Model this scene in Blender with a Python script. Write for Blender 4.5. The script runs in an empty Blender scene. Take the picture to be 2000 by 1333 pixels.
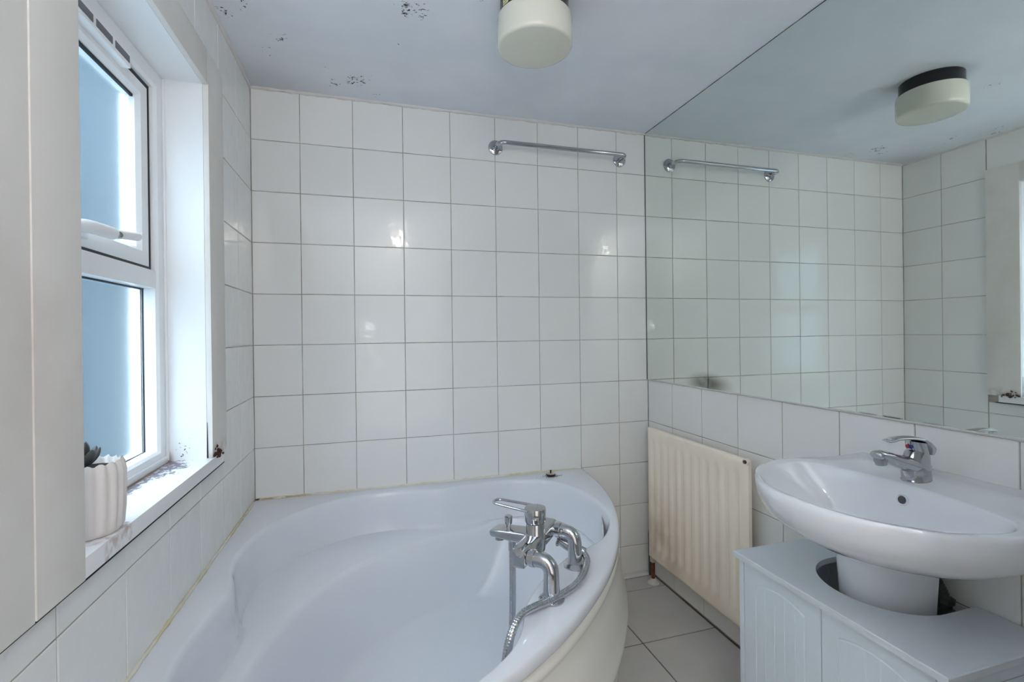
import bpy, bmesh, math, random
from math import sin, cos, pi, radians, hypot, atan2
from mathutils import Vector, Matrix
random.seed(7)
scene = bpy.context.scene
COL = scene.collection

# ------------------------------------------------------------------ camera
W = 1.7348            # room width, window wall at x=0, mirror wall at x=W, tiled end wall at y=0
CEIL = 2.141
F_PX, YAW, PITCH, ROLL = 928.81, 0.2845986984, -0.0014374072, -0.0117763110
cam_d = bpy.data.cameras.new('camera')
cam = bpy.data.objects.new('camera', cam_d)
COL.objects.link(cam)
cam_d.sensor_fit = 'HORIZONTAL'
cam_d.sensor_width = 36.0
cam_d.lens = F_PX / 2000 * 36.0
cam_d.shift_y = -13.8173 / 2000 * -1.0 * -1.0
cam_d.clip_start = 0.02
fwd = Vector((sin(YAW) * cos(PITCH), cos(YAW) * cos(PITCH), sin(PITCH)))
rt = Vector((cos(YAW), -sin(YAW), 0))
up = rt.cross(fwd)
rt2 = cos(ROLL) * rt + sin(ROLL) * up
up2 = -sin(ROLL) * rt + cos(ROLL) * up
cam.matrix_world = Matrix(((rt2.x, up2.x, -fwd.x, 0.44510743), (rt2.y, up2.y, -fwd.y, -2.04718827),
                           (rt2.z, up2.z, -fwd.z, 1.17361222), (0, 0, 0, 1)))
scene.camera = cam

# ------------------------------------------------------------------ sky, lamps, exposure
world = bpy.data.worlds.new('sky')
scene.world = world
world.use_nodes = True
wn = world.node_tree
wn.nodes.clear()
w_out = wn.nodes.new('ShaderNodeOutputWorld')
w_bg = wn.nodes.new('ShaderNodeBackground')
w_geo = wn.nodes.new('ShaderNodeTexCoord')
w_sep = wn.nodes.new('ShaderNodeSeparateXYZ')
w_ramp = wn.nodes.new('ShaderNodeValToRGB')
wn.links.new(w_geo.outputs['Generated'], w_sep.inputs[0])
w_map = wn.nodes.new('ShaderNodeMapRange')
w_map.inputs['From Min'].default_value = -1
w_map.inputs['From Max'].default_value = 1
wn.links.new(w_sep.outputs['Z'], w_map.inputs['Value'])
wn.links.new(w_map.outputs[0], w_ramp.inputs[0])
r = w_ramp.color_ramp
r.elements[0].position = 0.0
r.elements[0].color = (0.10, 0.12, 0.14, 1)
r.elements[1].position = 0.5
r.elements[1].color = (0.76, 0.89, 1.0, 1)
e = r.elements.new(0.485)
e.color = (0.16, 0.22, 0.26, 1)
e = r.elements.new(1.0)
e.color = (0.82, 0.93, 1.0, 1)
wn.links.new(w_ramp.outputs[0], w_bg.inputs['Color'])
w_bg.inputs['Strength'].default_value = 11.5
wn.links.new(w_bg.outputs[0], w_out.inputs['Surface'])


def lamp(name, kind, loc, energy, color, size=None, rot=None, size_y=None, soft=None):
    d = bpy.data.lights.new(name, kind)
    d.energy = energy
    d.color = color
    if kind == 'AREA':
        d.shape = 'RECTANGLE'
        d.size = size
        d.size_y = size_y or size
    elif soft is not None:
        d.shadow_soft_size = soft
    o = bpy.data.objects.new(name, d)
    o.location = loc
    if rot:
        o.rotation_euler = rot
    COL.objects.link(o)
    return o


# warm landing lamp behind the camera, and an added soft fill panel at the rear wall
lamp('landing_lamp', 'POINT', (0.68, -2.42, 2.04), 3.4, (1.0, 0.90, 0.80), soft=0.04)
lamp('rear_fill', 'AREA', (0.70, -2.70, 1.10), 3.0, (1.0, 0.97, 0.91), size=0.78, size_y=1.95, rot=(radians(90), 0, 0))
lamp('camera_flash', 'POINT', (0.42, -2.06, 1.24), 0.25, (0.92, 0.96, 1.0), soft=0.02)
# flash head turned up, bounced off the ceiling over the camera
lamp('bounced_flash', 'AREA', (0.45, -2.25, 1.60), 9.6, (0.88, 0.94, 1.0), size=0.12, size_y=0.12, rot=(radians(180), 0, 0))

vs = scene.view_settings
scene.display_settings.display_device = 'sRGB'
vs.view_transform = 'Standard'
vs.look = 'None'
vs.gamma = 1.0
vs.use_curve_mapping = False
vs.exposure = 0.70
scene.cycles.use_denoising = True
scene.cycles.max_bounces = 14
scene.cycles.diffuse_bounces = 8
scene.cycles.glossy_bounces = 6
scene.cycles.transmission_bounces = 8


# ------------------------------------------------------------------ materials
def srgb(r, g, b):
    f = lambda c: (c / 255 / 12.92) if c / 255 <= 0.04045 else ((c / 255 + 0.055) / 1.055) ** 2.4
    return (f(r), f(g), f(b), 1)


class Mat:
    def __init__(self, name, color=(0.8, 0.8, 0.8, 1), rough=0.5, metal=0.0, spec=0.5, coat=0.0):
        self.m = bpy.data.materials.new(name)
        self.m.use_nodes = True
        self.n = self.m.node_tree.nodes
        self.l = self.m.node_tree.links
        self.b = self.n['Principled BSDF']
        self.set('Base Color', color)
        self.set('Roughness', rough)
        self.set('Metallic', metal)
        self.set('Specular IOR Level', spec)
        if coat:
            self.set('Coat Weight', coat)
            self.set('Coat Roughness', 0.03)
        self.coord = None
        self.col = color

    def set(self, k, v):
        self.b.inputs[k].default_value = v

    def node(self, t, **kw):
        n = self.n.new(t)
        for k, v in kw.items():
            setattr(n, k, v)
        return n

    def co(self, which='Object'):
        if self.coord is None:
            self.coord = self.node('ShaderNodeTexCoord')
        return self.coord.outputs[which]

    def noise(self, scale, detail=3, rough=0.55, vec=None, dim='3D', w=None):
        n = self.node('ShaderNodeTexNoise', noise_dimensions=dim)
        n.inputs['Scale'].default_value = scale
        n.inputs['Detail'].default_value = detail
        n.inputs['Roughness'].default_value = rough
        self.l.new(vec if vec is not None else self.co(), n.inputs['Vector'])
        if w is not None:
            self.l.new(w, n.inputs['W'])
        return n.outputs[0]

    def ramp(self, val, lo, hi):
        m = self.node('ShaderNodeMapRange', interpolation_type='SMOOTHSTEP')
        m.inputs['From Min'].default_value = lo
        m.inputs['From Max'].default_value = hi
        self.l.new(val, m.inputs['Value'])
        return m.outputs[0]

    def math(self, op, a, b=None, c=None):
        m = self.node('ShaderNodeMath', operation=op)
        for i, v in enumerate((a, b, c)):
            if v is None:
                continue
            if hasattr(v, 'is_linked'):
                self.l.new(v, m.inputs[i])
            else:
                m.inputs[i].default_value = v
        return m.outputs[0]

    def mix(self, fac, a, b):
        m = self.node('ShaderNodeMix', data_type='RGBA')
        if hasattr(fac, 'is_linked'):
            self.l.new(fac, m.inputs[0])
        else:
            m.inputs[0].default_value = fac
        for i, v in ((6, a), (7, b)):
            if hasattr(v, 'is_linked'):
                self.l.new(v, m.inputs[i])
            else:
                m.inputs[i].default_value = v
        return m.outputs[2]

    def color(self, sock):
        self.l.new(sock, self.b.inputs['Base Color'])
        return self

    def bump(self, val, strength, dist):
        b = self.node('ShaderNodeBump')
        b.inputs['Strength'].default_value = strength
        b.inputs['Distance'].default_value = dist
        self.l.new(val, b.inputs['Height'])
        self.l.new(b.outputs[0], self.b.inputs['Normal'])
        return self

    def near(self, pt, r0, r1, scale=(1, 1, 1)):
        """1 near the point (in object space), falling to 0 between r0 and r1"""
        s = self.node('ShaderNodeVectorMath', operation='SUBTRACT')
        self.l.new(self.co(), s.inputs[0])
        s.inputs[1].default_value = pt
        k = self.node('ShaderNodeVectorMath', operation='MULTIPLY')
        self.l.new(s.outputs[0], k.inputs[0])
        k.inputs[1].default_value = scale
        ln = self.node('ShaderNodeVectorMath', operation='LENGTH')
        self.l.new(k.outputs[0], ln.inputs[0])
        return self.ramp(ln.outputs['Value'], r1, r0)


def simple(name, rgb, rough=0.5, metal=0.0, spec=0.5, coat=0.0, bump=None, var=0.0, vscale=20):
    m = Mat(name, srgb(*rgb), rough, metal, spec, coat)
    if var:
        c = srgb(*rgb)
        d = tuple(max(0, x * (1 - var)) for x in c[:3]) + (1,)
        m.color(m.mix(m.noise(vscale, 4), c, d))
    if bump:
        m.bump(m.noise(bump[0], 3), bump[1], bump[2])
    return m.m


# glazed wall tiles: slightly wavy glaze, faint tone change from tile to tile
mt = Mat('glazed_white_tile', srgb(233, 232, 230), 0.09)
inf = mt.node('ShaderNodeObjectInfo')
rnd = mt.math('MULTIPLY', inf.outputs['Random'], 50.0)
wav = mt.noise(16, 2, 0.5, dim='4D', w=rnd)
mt.color(mt.mix(inf.outputs['Random'], srgb(234, 233, 231), srgb(229, 229, 228)))
mt.bump(wav, 0.6, 0.0022)
M_TILE = mt.m
mg = Mat('grout', srgb(176, 172, 165), 0.9)
mg.color(mg.mix(mg.ramp(mg.noise(9, 4), 0.35, 0.7), srgb(178, 174, 166), srgb(140, 133, 124)))
M_GROUT = mg.m
mf = Mat('floor_tile', srgb(196, 194, 192), 0.32)
mf.color(mf.mix(mf.noise(6, 4), srgb(200, 198, 196), srgb(184, 181, 178)))
mf.bump(mf.noise(25, 2), 0.1, 0.001)
M_FLOOR = mf.m
M_FGROUT = simple('floor_grout', (118, 106, 98), 0.95, var=0.3, vscale=30)
M_CERAMIC = simple('white_ceramic', (230, 232, 237), 0.07, coat=0.4)
M_ACRYL = simple('white_acrylic', (222, 225, 232), 0.12, coat=0.25)
M_PANEL = simple('cream_acrylic', (226, 223, 215), 0.2, coat=0.1)
mc = Mat('chrome', (0.52, 0.53, 0.55, 1), 0.06, 1.0)
M_CHROME = mc.m
M_CHROME_DULL = simple('dull_chrome', (176, 178, 182), 0.25, 1.0)
M_UPVC = simple('white_upvc', (240, 241, 243), 0.28)
M_GASKET = simple('black_gasket', (35, 40, 44), 0.6)
M_BLACK = simple('black_gloss_plastic', (20, 19, 24), 0.15)
M_DIFF = simple('opal_glass', (214, 213, 200), 0.12, coat=0.3)
M_DARK = simple('dark_void', (30, 30, 32), 0.8)
M_RUBBER = simple('black_rubber', (28, 26, 28), 0.5)
M_LAM = simple('white_laminate', (212, 219, 226), 0.35)
M_DOORP = simple('white_painted_door', (214, 224, 233), 0.4)

# painted plaster of the window wall
mp = Mat('white_wall_paint', srgb(225, 221, 217), 0.55)
mp.color(mp.mix(mp.ramp(mp.noise(3, 5), 0.4, 0.75), srgb(226, 222, 218), srgb(214, 208, 203)))
mp.bump(mp.noise(60, 3), 0.06, 0.001)
M_PAINT = mp.m
# architrave: rotten brown patch at its lower right corner
ma = Mat('architrave_paint', srgb(226, 222, 218), 0.5)
rot = ma.math('MULTIPLY', ma.near((0.012, -0.50, 0.81), 0.015, 0.055, (1, 1, 0.8)), ma.ramp(ma.noise(40, 5, 0.7), 0.36, 0.56))
rot2 = ma.math('MULTIPLY', ma.near((0.012, -0.435, 0.815), 0.01, 0.06, (1, 1, 0.7)), ma.ramp(ma.noise(30, 5, 0.7), 0.42, 0.6))
cc = ma.mix(ma.ramp(ma.noise(3, 5), 0.4, 0.75), srgb(226, 222, 218), srgb(213, 206, 200))
cc = ma.mix(ma.math('MULTIPLY', rot2, 0.55), cc, srgb(150, 122, 95))
ma.color(ma.mix(rot, cc, srgb(72, 42, 36)))
M_ARCH = ma.m
# ceiling with black mould specks
ml = Mat('ceiling_paint', srgb(216, 219, 226), 0.75)
spots = None
for (px, py, r0, r1) in ((0.39, -0.14, 0.02, 0.09), (0.44, -0.18, 0.02, 0.07), (0.30, -0.11, 0.01, 0.09), (0.28, -0.22, 0.0, 0.10), (0.17, -0.36, 0.0, 0.10),
                         (0.57, -0.62, 0.03, 0.11), (0.54, -0.42, 0.0, 0.08), (0.11, -0.27, 0.0, 0.08), (0.75, -0.70, 0.0, 0.06), (0.10, -0.50, 0.0, 0.12), (0.03, -0.45, 0.0, 0.10),
                         (0.47, -0.05, 0.0, 0.07), (0.62, -0.75, 0.0, 0.10)):
    q = ml.near((px, py, 0), r0, r1, (1, 1, 0))
    spots = q if spots is None else ml.math('MAXIMUM', spots, q)
vec = ml.node('ShaderNodeVectorMath', operation='MULTIPLY')
ml.l.new(ml.co(), vec.inputs[0])
vec.inputs[1].default_value = (1, 1.25, 1)
nz = ml.noise(95, 3, 0.6, vec=vec.outputs[0])
clump = ml.noise(18, 3, 0.6)
lvl = ml.math('ADD', nz, ml.math('MULTIPLY', ml.math('SUBTRACT', clump, 0.5), 0.5))
lvl = ml.math('ADD', lvl, ml.math('MULTIPLY', ml.math('SUBTRACT', spots, 1.0), 0.35))
mask = ml.ramp(lvl, 0.585, 0.67)
base = ml.mix(ml.ramp(ml.noise(4, 3), 0.35, 0.7), srgb(230, 234, 241), srgb(223, 228, 236))
corner_tone = ml.near((0.0, 0.0, 0), 0.02, 0.34, (1, 1, 0))  # ceiling turns slightly greyer towards the window corner
base = ml.mix(ml.math('MULTIPLY', corner_tone, 0.35), base, srgb(165, 160, 155))
ml.color(ml.mix(mask, base, srgb(48, 46, 52)))
M_CEIL = ml.m
# window sill: peeling paint and mould near the frame
ms = Mat('sill_paint', srgb(236, 236, 238), 0.4)
sv = ms.node('ShaderNodeVectorMath', operation='MULTIPLY')
ms.l.new(ms.co(), sv.inputs[0])
sv.inputs[1].default_value = (1.6, 1, 1)
zone = ms.near((-0.075, -0.62, 0.834), 0.03, 0.15, (1.7, 0.75, 0.2))
zone2 = ms.near((-0.088, -0.80, 0.834), 0.01, 0.13, (2.4, 0.35, 0.2))
zz = ms.math('MAXIMUM', zone, zone2)
nn = ms.noise(46, 6, 0.72, vec=sv.outputs[0])
mk = ms.ramp(ms.math('ADD', nn, ms.math('MULTIPLY', ms.math('SUBTRACT', zz, 1.0), 0.30)), 0.40, 0.50)
potring = ms.math('MULTIPLY', ms.near((-0.012, -1.055, 0.834), 0.050, 0.057, (1, 1, 0.3)), ms.ramp(ms.noise(30, 4), 0.42, 0.62))
edge = ms.near((-0.10, -0.70, 0.834), 0.004, 0.024, (1, 0.0, 0.3))
mk2 = ms.math('MULTIPLY', edge, ms.ramp(ms.noise(22, 4), 0.35, 0.5))
c1 = ms.mix(mk, srgb(236, 236, 238), srgb(112, 102, 118))
c1 = ms.mix(ms.math('MULTIPLY', potring, 0.6), c1, srgb(150, 110, 84))
ms.color(ms.mix(mk2, c1, srgb(120, 92, 72)))
M_SILL = ms.m
# right-hand reveal board, specks near its foot
mr = Mat('reveal_paint', srgb(238, 239, 241), 0.4)
rz = mr.near((-0.06, -0.52, 0.865), 0.005, 0.055, (1, 0.1, 0.8))
rm = mr.ramp(mr.math('ADD', mr.noise(120, 3), mr.math('MULTIPLY', mr.math('SUBTRACT', rz, 1.0), 0.3)), 0.56, 0.62)
rs = mr.near((-0.1, -0.52, 0.84), 0.004, 0.022, (1, 0.1, 0.7))
mr.color(mr.mix(mr.math('MULTIPLY', rs, 0.8), mr.mix(rm, srgb(238, 239, 241), srgb(84, 74, 78)), srgb(128, 96, 88)))
M_REVEAL = mr.m
# yellowed sealant
my = Mat('yellowed_sealant', srgb(208, 200, 165), 0.45)
yk = my.ramp(my.noise(14, 4), 0.5, 0.62)
cc = my.mix(my.ramp(my.noise(8, 3), 0.4, 0.65), srgb(222, 219, 206), srgb(206, 199, 160))
corner = my.math('MULTIPLY', my.near((0, 0, 0.54), 0.05, 0.28), my.ramp(my.noise(30, 4), 0.42, 0.55))
cc = my.mix(corner, cc, srgb(188, 158, 124))
blk = my.math('MULTIPLY', my.near((0.22, 0, 0.54), 0.14, 0.30, (1, 1, 1)), my.ramp(my.noise(24, 4), 0.64, 0.68))
blk = my.math('MAXIMUM', blk, my.near((0.006, -0.006, 0.545), 0.006, 0.016))
my.color(my.mix(blk, cc, srgb(48, 40, 34)))
M_SEAL = my.m
M_COVING = simple('ceiling_filler', (224, 221, 219), 0.7, bump=(30, 0.5, 0.004), var=0.15, vscale=25)
M_BEAD = simple('white_mirror_bead', (222, 222, 220), 0.4, var=0.25, vscale=40)
# mirror, silvering gone dark in two places low down
mm = Mat('mirror_silver', (0.80, 0.855, 0.815, 1), 0.015, 1.0)
st = mm.math('MULTIPLY', mm.near((W, -0.44, 0.962), 0.02, 0.16, (1, 1.0, 2.9)), mm.ramp(mm.noise(16, 3, 0.5), -0.1, 0.5))
st2 = mm.math('MULTIPLY', mm.near((W, -1.15, 0.943), 0.0, 0.10, (1, 0.6, 16)), mm.ramp(mm.noise(30, 4, 0.6), 0.42, 0.55))
stt = mm.math('MAXIMUM', mm.math('MULTIPLY', st, 0.85), st2)
mm.color(mm.mix(stt, (0.80, 0.855, 0.815, 1), (0.10, 0.09, 0.07, 1)))
M_MIRROR = mm.m
M_GLASSEDGE = simple('dark_glass_edge', (62, 66, 64), 0.3)
# frosted window glass
mw = Mat('frosted_glass', (0.84, 0.95, 1.0, 1), 0.17)
mw.set('Transmission Weight', 1.0)
mw.set('IOR', 1.35)
mw.bump(mw.noise(260, 2), 0.14, 0.001)
M_GLASS = mw.m
# radiator enamel, brownish dirt near its lower corner
mrad = Mat('cream_radiator_enamel', srgb(250, 238, 221), 0.35)
corner_tone = mrad.math('MULTIPLY', mrad.near((1.68, -0.12, 0.20), 0.05, 0.34), mrad.ramp(mrad.noise(6, 4), 0.35, 0.7))
mrad.color(mrad.mix(mrad.math('MULTIPLY', corner_tone, 0.55), srgb(250, 238, 221), srgb(186, 158, 136)))
M_RAD = mrad.m
M_COPPER = simple('stained_copper', (132, 74, 52), 0.45, 0.6, var=0.5, vscale=60)
M_RUST = simple('rusty_hole', (66, 48, 40), 0.8)
M_POT = simple('matt_white_pot', (226, 220, 217), 0.55, var=0.06, vscale=30)
M_SOIL = simple('dark_soil', (46, 38, 36), 0.95, bump=(120, 0.8, 0.004))
ml2 = Mat('succulent_leaf', srgb(74, 84, 80), 0.5)
ml2.color(ml2.mix(ml2.noise(40, 2), srgb(84, 92, 88), srgb(58, 52, 64)))
M_LEAF = ml2.m
M_STAIN = simple('brown_residue', (120, 92, 70), 0.8, var=0.4, vscale=60)
M_GRIT = simple('dark_grit', (96, 94, 92), 0.9)
M_PINK = simple('pale_pink_plug_face', (206, 186, 180), 0.45)
M_STICK = simple('yellow_sticker', (214, 208, 160), 0.6)
M_PRINT = simple('sticker_print', (60, 60, 50), 0.7)
M_RED = simple('red_dot', (176, 36, 40), 0.3)
M_BLUE = simple('blue_dot', (30, 44, 130), 0.3)
M_HOSE = simple('dark_waste_hose', (52, 60, 58), 0.4)
M_PANE_WALL = simple('blue_grey_render', (38, 54, 64), 0.9, var=0.3, vscale=1.5)
M_CARPET = simple('plain_screed', (150, 146, 142), 0.9)


# ------------------------------------------------------------------ mesh helpers
def finish(name, bm, mat, parent=None, smooth=False, angle=35, recalc=True):
    if recalc:
        bmesh.ops.recalc_face_normals(bm, faces=bm.faces)
    me = bpy.data.meshes.new(name)
    bm.to_mesh(me)
    bm.free()
    mats = mat if isinstance(mat, (list, tuple)) else [mat]
    for m in mats:
        me.materials.append(m)
    if smooth:
        me.polygons.foreach_set('use_smooth', [True] * len(me.polygons))
        me.set_sharp_from_angle(angle=radians(angle))
    o = bpy.data.objects.new(name, me)
    COL.objects.link(o)
    if parent is not None:
        o.parent = parent
        o.matrix_parent_inverse = parent.matrix_world.inverted()
    return o


def empty(name, loc, label, cat, group=None):
    o = bpy.data.objects.new(name, None)
    o.empty_display_size = 0.05
    o.location = loc
    COL.objects.link(o)
    o.matrix_world = Matrix.Translation(loc)
    o['label'] = label
    o['category'] = cat
    if group:
        o['group'] = group
    return o


def struct(o):
    o['kind'] = 'structure'
    return o


def box(bm, x0, x1, y0, y1, z0, z1, bevel=0.0, seg=2):
    v = [bm.verts.new((x, y, z)) for x in (x0, x1) for y in (y0, y1) for z in (z0, z1)]
    fs = [(0, 1, 3, 2), (4, 6, 7, 5), (0, 4, 5, 1), (2, 3, 7, 6), (0, 2, 6, 4), (1, 5, 7, 3)]
    faces = [bm.faces.new([v[i] for i in f]) for f in fs]
    if bevel:
        ed = list({e for f in faces for e in f.edges})
        bmesh.ops.bevel(bm, geom=ed, offset=bevel, segments=seg, affect='EDGES', profile=0.7)
    return bm


def BM():
    return bmesh.new()


def boxo(name, mat, x0, x1, y0, y1, z0, z1, parent=None, bevel=0.0, seg=2):
    bm = BM()
    box(bm, x0, x1, y0, y1, z0, z1, bevel, seg)
    return finish(name, bm, mat, parent, smooth=bevel > 0, angle=40)


def rings_to_mesh(bm, rings, close_u=True, cap0=False, cap1=False):
    """rings: list of equal-length point lists"""
    vr = [[bm.verts.new(p) for p in ring] for ring in rings]
    n = len(vr[0])
    for a, b in zip(vr[:-1], vr[1:]):
        for i in range(n if close_u else n - 1):
            j = (i + 1) % n
            try:
                bm.faces.new((a[i], a[j], b[j], b[i]))
            except ValueError:
                pass
    if cap0:
        bm.faces.new(list(reversed(vr[0])))
    if cap1:
        bm.faces.new(vr[-1])
    return vr


def lathe(bm, prof, center=(0, 0, 0), axis=(0, 0, 1), n=40, cap0=True, cap1=True):
    """prof: (radius, height) along axis"""
    a = Vector(axis).normalized()
    u = a.orthogonal().normalized()
    v = a.cross(u)
    c = Vector(center)
    rings = [[c + a * h + (u * cos(2 * pi * i / n) + v * sin(2 * pi * i / n)) * max(r, 1e-5) for i in range(n)] for r, h in prof]
    rings_to_mesh(bm, rings, cap0=cap0, cap1=cap1)
    return bm


def catmull(pts, sub=8, closed=False):
    P = [Vector(p) for p in pts]
    out = []
    n = len(P)
    rng = range(n) if closed else range(n - 1)
    for i in rng:
        if closed:
            p0, p1, p2, p3 = P[(i - 1) % n], P[i], P[(i + 1) % n], P[(i + 2) % n]
        else:
            p0, p1, p2, p3 = P[max(i - 1, 0)], P[i], P[i + 1], P[min(i + 2, n - 1)]
        for k in range(sub):
            t = k / sub
            out.append(0.5 * ((2 * p1) + (-p0 + p2) * t + (2 * p0 - 5 * p1 + 4 * p2 - p3) * t * t + (-p0 + 3 * p1 - 3 * p2 + p3) * t ** 3))
    if not closed:
        out.append(P[-1])
    return out


def sweep(bm, path, rad, n=16, up=None, cap=True, closed=False):
    """path: points; rad: float, or list of (ra, rb) along side / up"""
    P = [Vector(p) for p in path]
    m = len(P)
    R = [(rad, rad)] * m if isinstance(rad, (int, float)) else [(x, x) if isinstance(x, (int, float)) else x for x in rad]
    rings = []
    side = None
    for i in range(m):
        if closed:
            t = (P[(i + 1) % m] - P[(i - 1) % m]).normalized()
        else:
            t = (P[min(i + 1, m - 1)] - P[max(i - 1, 0)]).normalized()
        if up is not None:
            s = t.cross(Vector(up))
            s = s.normalized() if s.length > 1e-4 else side
            side = s
        else:
            if side is None:
                side = t.orthogonal().normalized()
            side = (side - t * side.dot(t)).normalized()
            s = side
        q = s.cross(t)
        ra, rb = R[i]
        rings.append([P[i] + s * (ra * cos(2 * pi * k / n)) + q * (rb * sin(2 * pi * k / n)) for k in range(n)])
    if closed:
        rings.append(rings[0])
        vr = rings_to_mesh(bm, rings)
        bmesh.ops.remove_doubles(bm, verts=bm.verts, dist=1e-6)
    else:
        rings_to_mesh(bm, rings, cap0=cap, cap1=cap)
    return bm


def lerp_prof(prof, t):
    for (a, va), (b, vb) in zip(prof[:-1], prof[1:]):
        if a <= t <= b:
            k = (t - a) / (b - a)
            return va + (vb - va) * k
    return prof[-1][1] if t > prof[-1][0] else prof[0][1]


# ------------------------------------------------------------------ room shell
T = 0.2
GAP = 0.0026
ZJ = [1.938 - T * j for j in range(-1, 11)]
RECESS = 0.0018
tile_cache = {}


def tile_mesh(w, h):
    key = (round(w, 4), round(h, 4))
    if key not in tile_cache:
        bm = BM()
        x, y, b, d = w / 2, h / 2, 0.0014, 0.0045
        lo = [bm.verts.new(p) for p in ((-x, -y, -d), (x, -y, -d), (x, y, -d), (-x, y, -d))]
        mi = [bm.verts.new(p) for p in ((-x, -y, -b * .8), (x, -y, -b * .8), (x, y, -b * .8), (-x, y, -b * .8))]
        hi = [bm.verts.new(p) for p in ((-x + b, -y + b, 0), (x - b, -y + b, 0), (x - b, y - b, 0), (-x + b, y - b, 0))]
        for A, B_ in ((lo, mi), (mi, hi)):
            for i in range(4):
                j = (i + 1) % 4
                bm.faces.new((A[i], A[j], B_[j], B_[i]))
        bm.faces.new(hi)
        me = bpy.data.meshes.new('tile')
        bm.to_mesh(me)
        bm.free()
        me.materials.append(M_TILE)
        tile_cache[key] = me
    return tile_cache[key]


def lay_tiles(parent, ulines, vlines, areas, frame, gap=GAP, mesh=tile_mesh, tilt=0.0022, skip=None):
    """areas: rectangles (u0,u1,v0,v1) that are tiled; frame(u,v) -> matrix with local z out of the wall"""
    n = 0
    for (a0, a1, b0, b1) in areas:
        us = sorted({a0, a1} | {u for u in ulines if a0 < u < a1})
        vs_ = sorted({b0, b1} | {v for v in vlines if b0 < v < b1})
        for u0, u1 in zip(us[:-1], us[1:]):
            for v0, v1 in zip(vs_[:-1], vs_[1:]):
                w, h = u1 - u0 - gap, v1 - v0 - gap
                if w < 0.006 or h < 0.006:
                    continue
                if skip and skip(u0, u1, v0, v1):
                    continue
                o = bpy.data.objects.new(parent.get('piece', 'tile'), mesh(w, h))
                COL.objects.link(o)
                o.parent = parent
                o.matrix_parent_inverse = parent.matrix_world.inverted()
                tl = Matrix.Rotation(random.uniform(-tilt, tilt), 4, 'X') @ Matrix.Rotation(random.uniform(-tilt, tilt), 4, 'Y')
                o.matrix_world = frame((u0 + u1) / 2, (v0 + v1) / 2) @ tl
                n += 1
    return n


REAR = -2.78
# end wall
wall_back = struct(boxo('wall_back', M_GROUT, -0.25, W + 0.12, RECESS, 0.12, 0, CEIL))
fr_back = lambda u, v: Matrix(((1, 0, 0, u), (0, 0, -1, 0), (0, 1, 0, v), (0, 0, 0, 1)))
RIM = 0.538
xl = [0.1753 + T * i for i in range(9)]
lay_tiles(wall_back, xl, ZJ, [(0.0, 1.3753, RIM, CEIL - 0.006), (1.3753, W, 0.004, CEIL - 0.006)], fr_back)
# mirror wall
wall_right = struct(boxo('wall_right', M_GROUT, W + RECESS, W + 0.12, REAR, 0.0, 0, CEIL))
fr_right = lambda u, v: Matrix(((0, 0, -1, W), (-1, 0, 0, u), (0, 1, 0, v), (0, 0, 0, 1)))
yr = [-0.193 - T * i for i in range(12)]
lay_tiles(wall_right, yr, ZJ, [(-2.35, -0.001, 0.004, 0.938)], fr_right)
boxo('plaster', M_PAINT, W - 0.001, W + 0.003, REAR, -2.35, 0, CEIL, wall_right)
# window wall, with its opening
Y0, Y1, Z0, Z1 = -1.157, -0.533, 0.834, 1.88
XF = -0.10           # inner face of the window frame
bm = BM()
box(bm, -0.19, -RECESS, REAR, Y0 - 0.015, 0, CEIL)
box(bm, -0.19, -RECESS, Y1 + 0.015, RECESS, 0, CEIL)
box(bm, -0.19, -RECESS, Y0 - 0.015, Y1 + 0.015, 0, Z0 - 0.04)
box(bm, -0.19, -RECESS, Y0 - 0.015, Y1 + 0.015, Z1 + 0.015, CEIL)
wall_left = struct(finish('wall_left', bm, M_GROUT))
fr_left = lambda u, v: Matrix(((0, 0, 1, 0), (1, 0, 0, u), (0, 1, 0, v), (0, 0, 0, 1)))
yl = [-0.198 - T * i for i in range(12)]
AY0, AY1, AZ0, AZ1 = -1.268, -0.400, 0.80, 1.975
lay_tiles(wall_left, yl, ZJ, [(AY1, 0.0, RIM, CEIL - 0.006), (-1.5, AY1, AZ1, CEIL - 0.006), (-1.5, AY1, RIM, AZ0 - 0.004),
                              (-2.3, -1.5, 0.138, CEIL - 0.006)], fr_left)
boxo('plaster', M_PAINT, -0.002, 0.0135, -1.5, AY0, AZ0 - 0.002, AZ1, wall_left, 0.001)
# wall behind the camera, floor, ceiling
wf = struct(boxo('wall_front', M_PAINT, -0.25, W + 0.12, REAR - 0.1, REAR, 0, CEIL))
# unseen wall return, added to keep light from behind off basin and cabinet
boxo('shading_return', M_PAINT, 1.16, W + 0.002, -1.90, -1.74, 0, CEIL, wf)
floor = struct(boxo('floor', M_FGROUT, -0.25, W + 0.12, REAR - 0.1, 0.12, -0.1, -0.003))


def floor_tile_mesh(w, h):
    key = ('f', round(w, 4), round(h, 4))
    if key not in tile_cache:
        me = tile_mesh(w, h).copy()
        me.name = 'floor_tile'
        me.materials.clear()
        me.materials.append(M_FLOOR)
        tile_cache[key] = me
    return tile_cache[key]


floor['piece'] = 'floor_tile'
fr_floor = lambda u, v: Matrix(((1, 0, 0, u), (0, 1, 0, v), (0, 0, 1, 0), (0, 0, 0, 1)))
lay_tiles(floor, [1.408 - 0.333 * i for i in range(5)], [-0.130 - 0.3345 * i for i in range(8)], [(1.0, W - 0.004, -2.4, -0.03), (0.02, 1.0, -2.4, -1.13), (1.28, W - 0.004, -0.03, -0.002)],
          fr_floor, gap=0.005, mesh=floor_tile_mesh, tilt=0.001)
bm = BM()
box(bm, -0.25, W + 0.12, REAR - 0.1, 0.12, CEIL, CEIL + 0.1)
ceiling = struct(finish('ceiling', bm, M_CEIL))


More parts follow.
